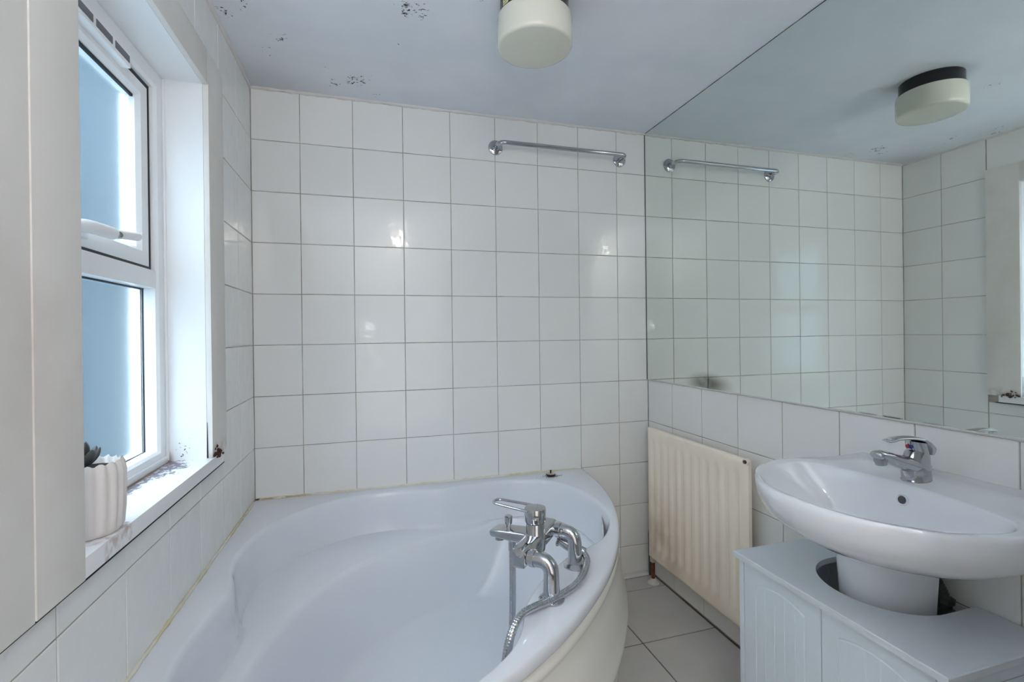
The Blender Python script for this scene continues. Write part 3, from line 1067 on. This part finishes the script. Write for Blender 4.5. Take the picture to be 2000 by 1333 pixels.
bm.faces.new((vo[0][0], vo[1][0], vi[1][0], vi[0][0]))
bm.faces.new((vo[0][nn_], vi[0][nn_], vi[1][nn_], vo[1][nn_]))
stk = finish('rating_sticker', bm, M_STICK, lb)
for zc, w0, w1, hgt in ((2.121, .1, .9, .0022), (2.116, .1, .65, .0016), (2.1115, .3, .9, .0022), (2.106, .1, .8, .0016)):
    bm = BM()
    p_ = [[bm.verts.new((LX + 0.1035 * cos(a0 + (a1 - a0) * (w0 + (w1 - w0) * i / 5)), LY + 0.1035 * sin(a0 + (a1 - a0) * (w0 + (w1 - w0) * i / 5)), zc + s)) for i in range(6)] for s in (-hgt / 2, hgt / 2)]
    for i in range(5):
        bm.faces.new((p_[0][i], p_[0][i + 1], p_[1][i + 1], p_[1][i]))
    finish('sticker_print', bm, M_PRINT, stk) if False else finish('sticker_print', bm, M_PRINT, lb)

# ------------------------------------------------------------------ radiator
RY0, RY1, RZ0, RZ1 = -0.705, -0.082, 0.122, 0.726
RXF = W - 0.060
rad = empty('radiator', (RXF, (RY0 + RY1) / 2, RZ0), 'cream enamelled panel radiator with vertical flutes between bath and vanity', 'radiator')
NF = 11
bm = BM()
ncol = NF * 10
rows = [0, 0.004, 0.012, 0.046, 0.056, 0.066, 0.15, 0.3, 0.45, 0.538, 0.548, 0.558, 0.592, 0.600, 0.604]
fy0, fy1 = RY0 + 0.032, RY1 - 0.018


def flute(y):
    if y <= fy0 or y >= fy1:
        return 0.0
    t = ((y - fy0) / (fy1 - fy0) * NF) % 1.0
    d = abs(t - 0.5)
    return 1.0 if d < 0.17 else max(0.0, 1 - (d - 0.17) / 0.16)


grid = []
for hgt in rows:
    m = min(1.0, max(0.0, min((hgt - 0.046) / 0.02, (0.558 - hgt) / 0.02)))
    edge = 0.004 if hgt in (0, 0.604) else (0.0012 if hgt in (0.004, 0.600) else 0)
    row = []
    for c in range(ncol + 1):
        y = RY0 + (RY1 - RY0) * c / ncol
        e2 = 0.004 if c in (0, ncol) else (0.0012 if c in (1, ncol - 1) else 0)
        row.append(bm.verts.new((RXF + max(edge, e2) + 0.006 * flute(y) * m, y, RZ0 + hgt)))
    grid.append(row)
for a, b in zip(grid[:-1], grid[1:]):
    for c in range(ncol):
        bm.faces.new((a[c], a[c + 1], b[c + 1], b[c]))
border = grid[0][:] + [g_[-1] for g_ in grid[1:]] + list(reversed(grid[-1][:-1])) + [g_[0] for g_ in reversed(grid[1:-1])]
back = [bm.verts.new((RXF + 0.017, v.co.y, v.co.z)) for v in border]
for i in range(len(border)):
    j = (i + 1) % len(border)
    bm.faces.new((border[i], back[i], back[j], border[j]))
bm.faces.new(back)
finish('radiator_panel', bm, M_RAD, rad, smooth=True, angle=28)
bm = BM()
lathe(bm, [(0.0075, 0), (0.0115, 0.001), (0.0115, 0.016), (0.008, 0.0165), (0.0075, 0.010), (0.0, 0.010)], (RXF + 0.007, RY0 + 0.008, RZ1 - 0.006), (-1, -0.3, 0.05), 20)
bp_ = finish('bleed_plug', bm, M_RAD, rad, smooth=True)
bm = BM()
lathe(bm, [(0.006, 0.0), (0.006, 0.0152), (0.004, 0.0156)], (RXF + 0.007, RY0 + 0.008, RZ1 - 0.006), (-1, -0.3, 0.05), 14)
finish('plug_recess', bm, M_RUST, bp_, smooth=True)
for yy in (RY0 + 0.13, RY1 - 0.13):
    boxo('wall_bracket', M_RAD, RXF + 0.016, W - 0.0006, yy - 0.012, yy + 0.012, RZ0 + 0.06, RZ0 + 0.52, rad, 0.002)
# valve tail, copper riser and floor collar at the near corner of the end wall
py, px_ = -0.098, RXF + 0.014
bm = BM()
sweep(bm, [(px_, py, 0.0), (px_, py, 0.10)], 0.0085, n=16)
finish('copper_riser', bm, M_COPPER, rad, smooth=True)
bm = BM()
lathe(bm, [(0.011, 0.098), (0.014, 0.10), (0.014, 0.125), (0.010, 0.13), (0.010, 0.145)], (px_, py, 0), n=18)
finish('lockshield_valve', bm, simple('painted_brass', (196, 190, 176), 0.4), rad, smooth=True)
bm = BM()
lathe(bm, [(0.027, 0.0), (0.026, 0.004), (0.018, 0.010), (0.012, 0.020), (0.0088, 0.022)], (px_, py, 0), n=14)
finish('floor_collar', bm, simple('old_white_collar', (220, 218, 210), 0.5, var=0.3, vscale=90), rad, smooth=True)
bm = BM()
sweep(bm, [(W - 0.020, -0.030, 0.0), (W - 0.020, -0.030, 0.20), (W - 0.018, -0.030, 0.235)], [(0.006, 0.006), (0.006, 0.006), (0.003, 0.003)], n=12)
finish('capped_pipe', bm, simple('dull_grey_pipe', (98, 92, 86), 0.6, var=0.4, vscale=60), rad, smooth=True)

# ------------------------------------------------------------------ vanity cabinet
CX0, CX1, CY0, CY1, CZ = 1.416, W - 0.004, -1.455, -0.930, 0.552
cab = empty('vanity_cabinet', (1.57, (CY0 + CY1) / 2, 0), 'white under basin cabinet with panelled doors and a cut out top', 'cabinet')
# top with a U-shaped cut-out open to the wall
cutc, cuth, cutx = -1.183, 0.136, 1.497
arc_pts = []
cy_in = [(CX1, cutc + cuth)]
for k in range(0, 29):
    a = pi / 2 + pi * k / 28
    arc_pts.append((1.632 + (1.632 - cutx) * cos(a), cutc + cuth * sin(a)))
innerU = cy_in + arc_pts + [(CX1, cutc - cuth)]
outline = [(CX1, CY1), (CX0, CY1), (CX0, CY0), (CX1, CY0)]
bm = BM()


def prism_between(bm, outer, inner, z0, z1):
    pass


n_u = len(innerU)
# match an outer point to each inner point by projecting from the centre
outerU = []
cc2 = Vector((1.632, cutc))
for (a, b) in innerU:
    if abs(a - CX1) < 1e-6:
        outerU.append((CX1, CY1 if b > cutc else CY0))
        continue
    d = Vector((a, b)) - cc2
    best = 1e9
    if d.x < -1e-9:
        best = min(best, (CX0 - cc2.x) / d.x)
    if d.y > 1e-9:
        best = min(best, (CY1 - cc2.y) / d.y)
    if d.y < -1e-9:
        best = min(best, (CY0 - cc2.y) / d.y)
    q = cc2 + d * best
    outerU.append((q.x, q.y))
for cx, cy in ((CX0, CY1), (CX0, CY0)):
    k = min(range(n_u), key=lambda i: (outerU[i][0] - cx) ** 2 + (outerU[i][1] - cy) ** 2)
    outerU[k] = (cx, cy)
tz0, tz1, bv = CZ - 0.015, CZ, 0.002


def insetp(p, d):
    x = p[0] + (d if p[0] < CX0 + 1e-6 else 0)
    y = p[1] - (d if p[1] > CY1 - 1e-6 else 0) + (d if p[1] < CY0 + 1e-6 else 0)
    return (x, y)


rg = [[(x, y, tz0) for x, y in innerU], [(x, y, tz1 - 0.0008) for x, y in innerU], [(x + (bv * .4 if 0 else 0), y, tz1) for x, y in innerU],
      [insetp(p, bv) + (tz1,) for p in outerU], [p + (tz1 - bv,) for p in outerU], [p + (tz0,) for p in outerU]]
vr = rings_to_mesh(bm, rg, close_u=False)
for i in range(n_u - 1):
    bm.faces.new((vr[-1][i], vr[-1][i + 1], vr[0][i + 1], vr[0][i]))
for s in (0, n_u - 1):
    try:
        bm.faces.new([v[s] for v in vr])
    except ValueError:
        pass
bmesh.ops.remove_doubles(bm, verts=bm.verts, dist=1e-5)
finish('cabinet_top', bm, M_LAM, cab, smooth=True, angle=25)
fx = 1.428
boxo('side_panel', M_DOORP, fx, CX1, CY1 - 0.026, CY1 - 0.010, 0.0, tz0, cab, 0.001)
sp = boxo('side_panel', M_DOORP, fx, CX1, CY0 + 0.010, CY0 + 0.026, 0.0, tz0, cab, 0.001)
for zz_ in (0.505,):
    boxo('panel_groove', simple('groove_shadow_paint', (178, 186, 192), 0.6), fx + 0.03, CX1 - 0.03, CY0 + 0.0094, CY0 + 0.0102, zz_ - 0.001, zz_ + 0.001, sp)
boxo('base_shelf', M_DOORP, fx + 0.02, CX1, CY0 + 0.026, CY1 - 0.026, 0.05, 0.065, cab)
# face-frame rails hidden behind the doors close the carcass
boxo('plinth', M_DOORP, fx + 0.02, fx + 0.032, CY0 + 0.026, CY1 - 0.026, 0.0, 0.05, cab)


def arch_door(y0, y1, z0, z1, stile, name='cabinet_door'):
    """slab door with a recessed arched field carrying vertical beads; front at x=fx"""
    bm = BM()
    xb, xf = fx + 0.016, fx + 0.0005
    n = 24
    yi0, yi1 = y0 + stile, y1 - stile
    top_mid, top_side = z1 - 0.030, z1 - 0.046
    zi0 = z0 + 0.05
    # arched top line (low at both sides, high in the middle)
    inner = [(yi0, zi0)] + [(yi0 + (yi1 - yi0) * i / n, top_side + (top_mid - top_side) * sin(pi * i / n) ** 0.8) for i in range(n + 1)] + [(yi1, zi0)]
    outer = [(y0, z0)] + [(y0 + (y1 - y0) * i / n, z1) for i in range(n + 1)] + [(y1, z0)]

    def L(x, pts):
        return [(x, a, b) for a, b in pts]

    def shrink(pts, d):
        cy, cz = (yi0 + yi1) / 2, (zi0 + top_side) / 2
        out = []
        for a, b in pts:
            out.append((a + (d if a < cy - 0.001 else -d if a > cy + 0.001 else 0) * (1 if (abs(a - yi0) < 1e-6 or abs(a - yi1) < 1e-6) else 0.6), b + (d if b < cz else -d)))
        return out
    rings = [L(xb, outer), L(xf + 0.0015, outer), L(xf, shrink(outer, 0.0012) if 0 else [(a + (0.0012 if a == y0 else -0.0012 if a == y1 else 0), b + (0.0012 if b == z0 else -0.0012 if b == z1 else 0)) for a, b in outer]),
             L(xf, inner), L(xf + 0.0022, shrink(inner, 0.0014)), L(xf + 0.0022, shrink(inner, 0.0032)), L(xf + 0.0004, shrink(inner, 0.0058))]
    vr = rings_to_mesh(bm, rings)
    bm.faces.new(vr[-1])
    bm.faces.new(list(reversed(vr[0])))
    d = finish(name, bm, M_DOORP, cab, smooth=True, angle=20)
    # bead mouldings of the field
    k = 5
    for i in range(1, k):
        y = yi0 + (yi1 - yi0) * i / k
        zt = top_side + (top_mid - top_side) * sin(pi * i / k) ** 0.8 - 0.008
        boxo('bead_moulding', M_DOORP, xf - 0.0006, xf + 0.003, y - 0.0014, y + 0.0014, zi0 + 0.008, zt, d, 0.0005, 1)
    return d


ym = -1.1935
dA = arch_door(ym + 0.001, CY1 - 0.0275, 0.055, tz0 - 0.003, 0.040)
dB = arch_door(CY0 + 0.0275, ym - 0.001, 0.055, tz0 - 0.003, 0.040)
for d, yy in ((dA, ym + 0.022), (dB, ym - 0.022)):
    bm = BM()
    lathe(bm, [(0.006, 0), (0.006, 0.012), (0.012, 0.016), (0.012, 0.022), (0.006, 0.024)], (fx + 0.0003, yy, 0.29), (-1, 0, 0), 20)
    finish('knob', bm, M_CHROME, d, smooth=True)

# ------------------------------------------------------------------ basin
SY, SZ = -1.258, 0.823
bas = empty('wash_basin', (1.6, SY, 0.62), 'white oval ceramic wash basin mounted below the mirror', 'basin')
shalf = [(W - 0.0005, .195), (1.66, .222), (1.58, .247), (1.51, .256), (1.435, .238), (1.368, .192), (1.315, .130), (1.284, .066), (1.2745, 0.0)]
sdense = catmull([(a, b, 0) for a, b in shalf], 8)
SO = [(p.x, p.y) for p in sdense] + [(p.x, -p.y) for p in reversed(sdense[:-1])]     # open line from wall to wall round the front
nr = 22
SO = SO + [(W - 0.0005, -0.195 + 0.39 * i / nr) for i in range(1, nr)]
SO = [(a, b * 1.08 if b < 0 else b) for a, b in SO]
NS = len(SO)
SC = (1.50, 0.0)
# bowl outline in polar form about SC
ihalf = [(1.594, 0.0), (1.590, .06), (1.580, .115), (1.566, .165), (1.548, .203), (1.524, .221), (1.490, .226), (1.438, .216), (1.376, .186), (1.326, .128), (1.302, .066), (1.2955, 0.0)]
fhalf = [(1.572, 0.0), (1.569, .05), (1.562, .095), (1.552, .122), (1.538, .126), (1.495, .118), (1.450, .102), (1.415, .08), (1.392, .05), (1.382, .022), (1.380, 0.0)]


def pol(halfpts):
    dd = catmull([(a, b, 0) for a, b in halfpts], 12)
    full = [(p.x, p.y) for p in dd] + [(p.x, -p.y * 1.08) for p in reversed(dd[1:-1])]
    arr = sorted((atan2(b, a - SC[0]), hypot(a - SC[0], b)) for a, b in full)
    arr = [(arr[-1][0] - 2 * pi, arr[-1][1])] + arr + [(arr[0][0] + 2 * pi, arr[0][1])]

    def f(th):
        for a, b in zip(arr[:-1], arr[1:]):
            if a[0] <= th <= b[0]:
                return a[1] + (b[1] - a[1]) * (th - a[0]) / max(b[0] - a[0], 1e-9)
        return arr[0][1]
    return f


pi_, pf_ = pol(ihalf), pol(fhalf)
sth = [atan2(b, a - SC[0]) for a, b in SO]
so_r = [hypot(a - SC[0], b) for a, b in SO]


def sring(r, z):
    zz = z if isinstance(z, list) else [z] * NS
    return [(min(SC[0] + r[i] * cos(sth[i]), W - 0.0005), SY + r[i] * sin(sth[i]), zz[i]) for i in range(NS)]


def sscale(s, z, srear=None):
    out = []
    for (a, b) in SO:
        dx = a - 1.55
        k = s if dx < 0 else max(s, 0.80)
        if a > W - 0.01:
            x = W - 0.0005
        else:
            x = 1.55 + dx * k
        out.append((x, SY + b * s, z))
    return out


ri = [pi_(t) for t in sth]
rf = [pf_(t) for t in sth]
# the deck rises a little towards the wall
lift = [0.014 * min(1, max(0, (a - 1.62) / (W - 1.62))) ** 1.5 for a, b in SO]
bm = BM()
g1 = [min(a + 0.006, b - 0.004) for a, b in zip(ri, so_r)]
mid_r = [(a * 0.5 + b * 0.5) for a, b in zip(g1, so_r)]
rings = [sscale(0.30, 0.667), sscale(0.35, 0.669), sscale(0.45, 0.679), sscale(0.58, 0.696), sscale(0.72, 0.713), sscale(0.85, 0.735), sscale(0.94, 0.756), sscale(0.985, 0.782), sscale(1.0, 0.804),
         sring([q * 0.9995 for q in so_r], [SZ - 0.010 + l for l in lift]), sring([q - 0.0025 for q in so_r], [SZ - 0.003 + l for l in lift]), sring([q - 0.007 for q in so_r], [SZ + l for l in lift]),
         sring(mid_r, [SZ + 0.0004 + l * 0.35 for l in lift]),
         sring(g1, SZ), sring([q + 0.001 for q in ri], SZ - 0.0015), sring([q - 0.0035 for q in ri], SZ - 0.006),
         sring([a * 0.8 + b * 0.2 for a, b in zip(ri, rf)], SZ - 0.030), sring([a * 0.45 + b * 0.55 for a, b in zip(ri, rf)], SZ - 0.066),
         sring([a * 0.16 + b * 0.84 for a, b in zip(ri, rf)], SZ - 0.096), sring(rf, SZ - 0.110), sring([q * 0.86 for q in rf], SZ - 0.117), sring([q * 0.5 for q in rf], SZ - 0.121), sring([q * 0.15 for q in rf], SZ - 0.123)]
rings_to_mesh(bm, rings, cap0=True, cap1=True)
finish('basin_bowl', bm, M_CERAMIC, bas, smooth=True, angle=50, recalc=True)
# overflow hole in the back of the bowl
oc = Vector((1.5838, SY - 0.008, 0.788))
oax = Vector((-1, 0, 0.18)).normalized()
bm = BM()
lathe(bm, [(0.0085, 0.001), (0.0108, 0.0035), (0.0118, 0.0015), (0.0118, -0.004)], oc, oax, 28, cap0=False, cap1=False)
ov = finish('overflow_ring', bm, M_CERAMIC, bas, smooth=True)
bm = BM()
lathe(bm, [(0.0087, -0.004), (0.0087, 0.0014), (0.0, 0.0014)], oc, oax, 24)
finish('overflow_hole', bm, simple('overflow_shadow', (70, 70, 72), 0.6), ov, smooth=True)
bm = BM()
lathe(bm, [(0.021, 0), (0.021, 0.002), (0.014, 0.003), (0.0, 0.002)], (1.492, SY, SZ - 0.123), n=24)
finish('basin_waste', bm, M_CHROME, bas, smooth=True)
# semi pedestal
ped = empty('basin_pedestal', (1.62, -1.2, 0.3), 'white half round ceramic pedestal standing in the cabinet top cut out', 'pedestal')
bm = BM()
rings = []
for z, k, dy in ((0.28, 0.84, 0), (0.45, 0.90, 0), (0.552, 0.95, 0), (0.61, 0.985, 0), (0.640, 0.997, 0), (0.6425, 1.003, 0), (0.652, 1.004, 0), (0.663, 0.99, 0)):
    ring = []
    n = 30
    rx, ry = 0.118 * k, 0.104 * k
    for i in range(n + 1):
        a = -pi / 2 - 0.06 + (pi + 0.12) * i / n
        ring.append((1.646 - rx * cos(a), -1.192 + ry * sin(a), z))
    for i in range(n + 1):
        a = pi / 2 + 0.06 - (pi + 0.12) * i / n
        ring.append((1.646 - (rx - 0.011) * cos(a), -1.192 + (ry - 0.011) * sin(a), z))
    rings.append(ring)
rings_to_mesh(bm, rings, cap0=True, cap1=True)
finish('pedestal_shell', bm, M_CERAMIC, ped, smooth=True, angle=40)
# dark waste hose and valve behind the pedestal
wh = empty('waste_hose', (1.68, -1.27, 0.45), 'dark waste hose with valve hanging behind the basin pedestal', 'hose')
bm = hose_mesh(catmull([(1.672, -1.268, 0.635), (1.676, -1.272, 0.60), (1.684, -1.283, 0.565), (1.686, -1.284, 0.52), (1.686, -1.275, 0.45), (1.684, -1.262, 0.36)], 8), 0.012, 0.006)
finish('corrugated_hose', bm, M_HOSE, wh, smooth=True, angle=80)
bm = BM()
lathe(bm, [(0.013, 0), (0.020, 0.002), (0.020, 0.020), (0.014, 0.024), (0.014, 0.034), (0.018, 0.036), (0.018, 0.046), (0.012, 0.048)], (1.686, -1.284, 0.515), (0.05, -0.02, 1), 8)
finish('hose_valve', bm, M_HOSE, wh)

# ------------------------------------------------------------------ basin mixer tap
tap = empty('basin_mixer_tap', (1.64, SY - 0.008, SZ), 'chrome single lever mixer tap standing on the wash basin', 'tap')
TY = SY + 0.001


def ering(cx, cz, rx, ry, tiltx=0.0, n=28):
    return [(cx + rx * cos(2 * pi * i / n), TY + ry * sin(2 * pi * i / n), cz + tiltx * cos(2 * pi * i / n) * rx) for i in range(n)]


bm = BM()
rings = [ering(1.643, SZ - 0.0005, .034, .0265), ering(1.643, SZ + 0.003, .035, .027), ering(1.6435, SZ + 0.006, .033, .0255), ering(1.641, SZ + 0.022, .0345, .0245, 0.05), ering(1.640, SZ + 0.038, .035, .0235, 0.02),
         ering(1.643, SZ + 0.052, .0315, .0225, -0.10), ering(1.646, SZ + 0.062, .0275, .0215, -0.25), ering(1.648, SZ + 0.066, .0235, .020, -0.30)]
rings_to_mesh(bm, rings, cap0=True, cap1=True)
tb = finish('tap_body', bm, M_CHROME, tap, smooth=True, angle=45)
bm = BM()
sp_path = catmull([(1.640, TY, SZ + 0.033), (1.608, TY, SZ + 0.043), (1.575, TY, SZ + 0.054), (1.549, TY, SZ + 0.064), (1.529, TY, SZ + 0.069), (1.517, TY, SZ + 0.066)], 6)
npp = len(sp_path)
sr = [(lerp_prof([(0, .023), (.35, .0185), (.7, .0155), (.92, .0155), (1, .010)], i / (npp - 1)), lerp_prof([(0, .021), (.35, .0145), (.7, .0105), (.92, .0105), (1, .006)], i / (npp - 1))) for i in range(npp)]
sweep(bm, sp_path, sr, n=24, up=(0, 0, 1))
ts = finish('tap_spout', bm, M_CHROME, tap, smooth=True, angle=60)
bm = BM()
lathe(bm, [(0.0125, 0), (0.0135, 0.004), (0.0135, 0.012), (0.0115, 0.013), (0.0115, 0.019), (0.009, 0.0192)], (1.5305, TY, SZ + 0.066), (0.18, 0, -1), 24)
finish('aerator', bm, M_CHROME_DULL, ts, smooth=True)
# lever: dome over the cartridge running out into a flat paddle
bm = BM()
lp = catmull([(1.676, TY, SZ + 0.060), (1.672, TY, SZ + 0.077), (1.655, TY, SZ + 0.091), (1.632, TY, SZ + 0.0985), (1.605, TY, SZ + 0.1015), (1.579, TY, SZ + 0.1015), (1.561, TY, SZ + 0.0985), (1.550, TY, SZ + 0.0985)], 6)
nl = len(lp)
lr = [(lerp_prof([(0, .016), (.12, .0225), (.38, .0205), (.55, .0145), (.8, .0125), (.95, .0115), (1, .006)], i / (nl - 1)), lerp_prof([(0, .005), (.12, .0075), (.38, .0055), (.6, .004), (.9, .0035), (1, .002)], i / (nl - 1))) for i in range(nl)]
sweep(bm, lp, lr, n=24, up=(0, 1, 0.0001)) if False else sweep(bm, lp, lr, n=24, up=(0.35, 0, 1))
lv = finish('tap_lever', bm, M_CHROME, tap, smooth=True, angle=60)
bm = BM()
lathe(bm, [(0.005, -0.0052), (0.005, 0.0046)], (1.5595, TY, SZ + 0.0985), (0.05, 0, 1), 18)
finish('lever_hole', bm, M_REVEAL, lv, smooth=True)
bm = BM()
rings = [ering(1.650, SZ + 0.058, .0235, .0195, -0.3), ering(1.646, SZ + 0.075, .0245, .0195, -0.25), ering(1.642, SZ + 0.090, .024, .019, -0.15)]
rings_to_mesh(bm, rings, cap0=True, cap1=True)
ck = finish('cartridge_dome', bm, M_CHROME, tap, smooth=True, angle=45)
for m_, dy, nm in ((M_RED, 0.0032, 'hot_mark'), (M_BLUE, -0.0032, 'cold_mark')):
    bm = BM()
    lathe(bm, [(0.0046, -0.002), (0.0046, 0.0012), (0.003, 0.0016)], (1.6205, TY + dy, SZ + 0.0805), (-1, 0, -0.1), 16)
    finish(nm, bm, m_, ck, smooth=True)
bm = BM()
lathe(bm, [(0.0028, 0), (0.0028, 0.016), (0.0055, 0.018), (0.0055, 0.024), (0.003, 0.0255)], (1.683, TY, SZ + 0.008), (0.0, 0, 1), 14)
finish('popup_knob', bm, M_CHROME, tap, smooth=True)

# ------------------------------------------------------------------ potted succulent on the sill
PX, PY, PZ = -0.034, -1.048, Z0
pot = empty('potted_succulent', (PX, PY, PZ), 'dark succulent in a ribbed white pot on the window sill', 'potted plant')
bm = BM()
n = 96
rings = []
for rr, h, amp in ((0.040, 0.0, 0.2), (0.0455, 0.003, .5), (0.049, 0.012, 1), (0.0515, 0.04, 1), (0.0525, 0.08, 1), (0.0525, 0.106, 1), (0.0505, 0.119, 1), (0.0475, 0.124, 1), (0.0435, 0.121, .6), (0.042, 0.106, .2), (0.038, 0.104, 0)):
    ring = []
    for i in range(n):
        a = 2 * pi * i / n
        wob = 0.25 * sin(h * 90 + 1.7 * sin(3 * a)) * 0.5
        q = rr + 0.0022 * amp * cos(18 * a + wob * 2)
        ring.append((PX + q * cos(a), PY + q * sin(a), PZ + h + (0.0022 * cos(18 * a + 1) if h > 0.115 else 0)))
    rings.append(ring)
rings_to_mesh(bm, rings, cap0=True, cap1=True)
finish('pot', bm, M_POT, pot, smooth=True, angle=60)
bm = BM()
lathe(bm, [(0.0415, 0.100), (0.0415, 0.112), (0.0, 0.114)], (PX, PY, PZ), n=30)
finish('soil', bm, M_SOIL, pot, smooth=True)
# succulent leaves, in shared meshes
bm = BM()
lp_ = [(0, 0, 0), (0.010, 0, 0.004), (0.022, 0, 0.012), (0.030, 0, 0.022)]
sweep(bm, catmull(lp_, 3), [(q * 1.0, q * 0.55) for q in (.0035, .0055, .007, .008, .0085, .0088, .0082, .0068, .004, .0012)], n=10, up=(0, 0, 1))
leaf0 = finish('leaf', bm, M_LEAF, pot, smooth=True, angle=80)
lm = leaf0.data
k = 0
for ringi, (cnt, tilt, sc, h) in enumerate(((8, -0.25, 1.15, 0.116), (7, -0.7, 1.0, 0.124), (5, -1.1, 0.8, 0.130))):
    for i in range(cnt):
        o = leaf0 if k == 0 else leaf0.copy()
        if k:
            COL.objects.link(o)
            o.parent = pot
            o.matrix_parent_inverse = pot.matrix_world.inverted()
        o.matrix_world = Matrix.Translation((PX - 0.006, PY - 0.008, PZ + h)) @ Matrix.Rotation(2 * pi * (i + 0.5 * ringi) / cnt + 0.3, 4, 'Z') @ Matrix.Rotation(tilt, 4, 'Y') @ Matrix.Diagonal((sc, sc, sc, 1))
        k += 1

# ------------------------------------------------------------------ outside: added walls that darken the frosted glass and block low sky
nb = boxo('pane_darkening_wall', M_PANE_WALL, -7.0, -0.52, 1.3, 1.5, -1.0, 4.5)
hs = boxo('sky_blocking_wall', simple('pale_brick_render', (120, 128, 130), 0.9, var=0.2, vscale=2), -4.2, -4.0, -7.0, 1.2, -1.0, 4.6)
hs['label'] = 'unseen pale grey wall outside, added to block low sky opposite the window'
hs['category'] = 'wall'
nb['label'] = 'added dark blue grey wall outside, darkening the view in the frosted window'
nb['category'] = 'wall'
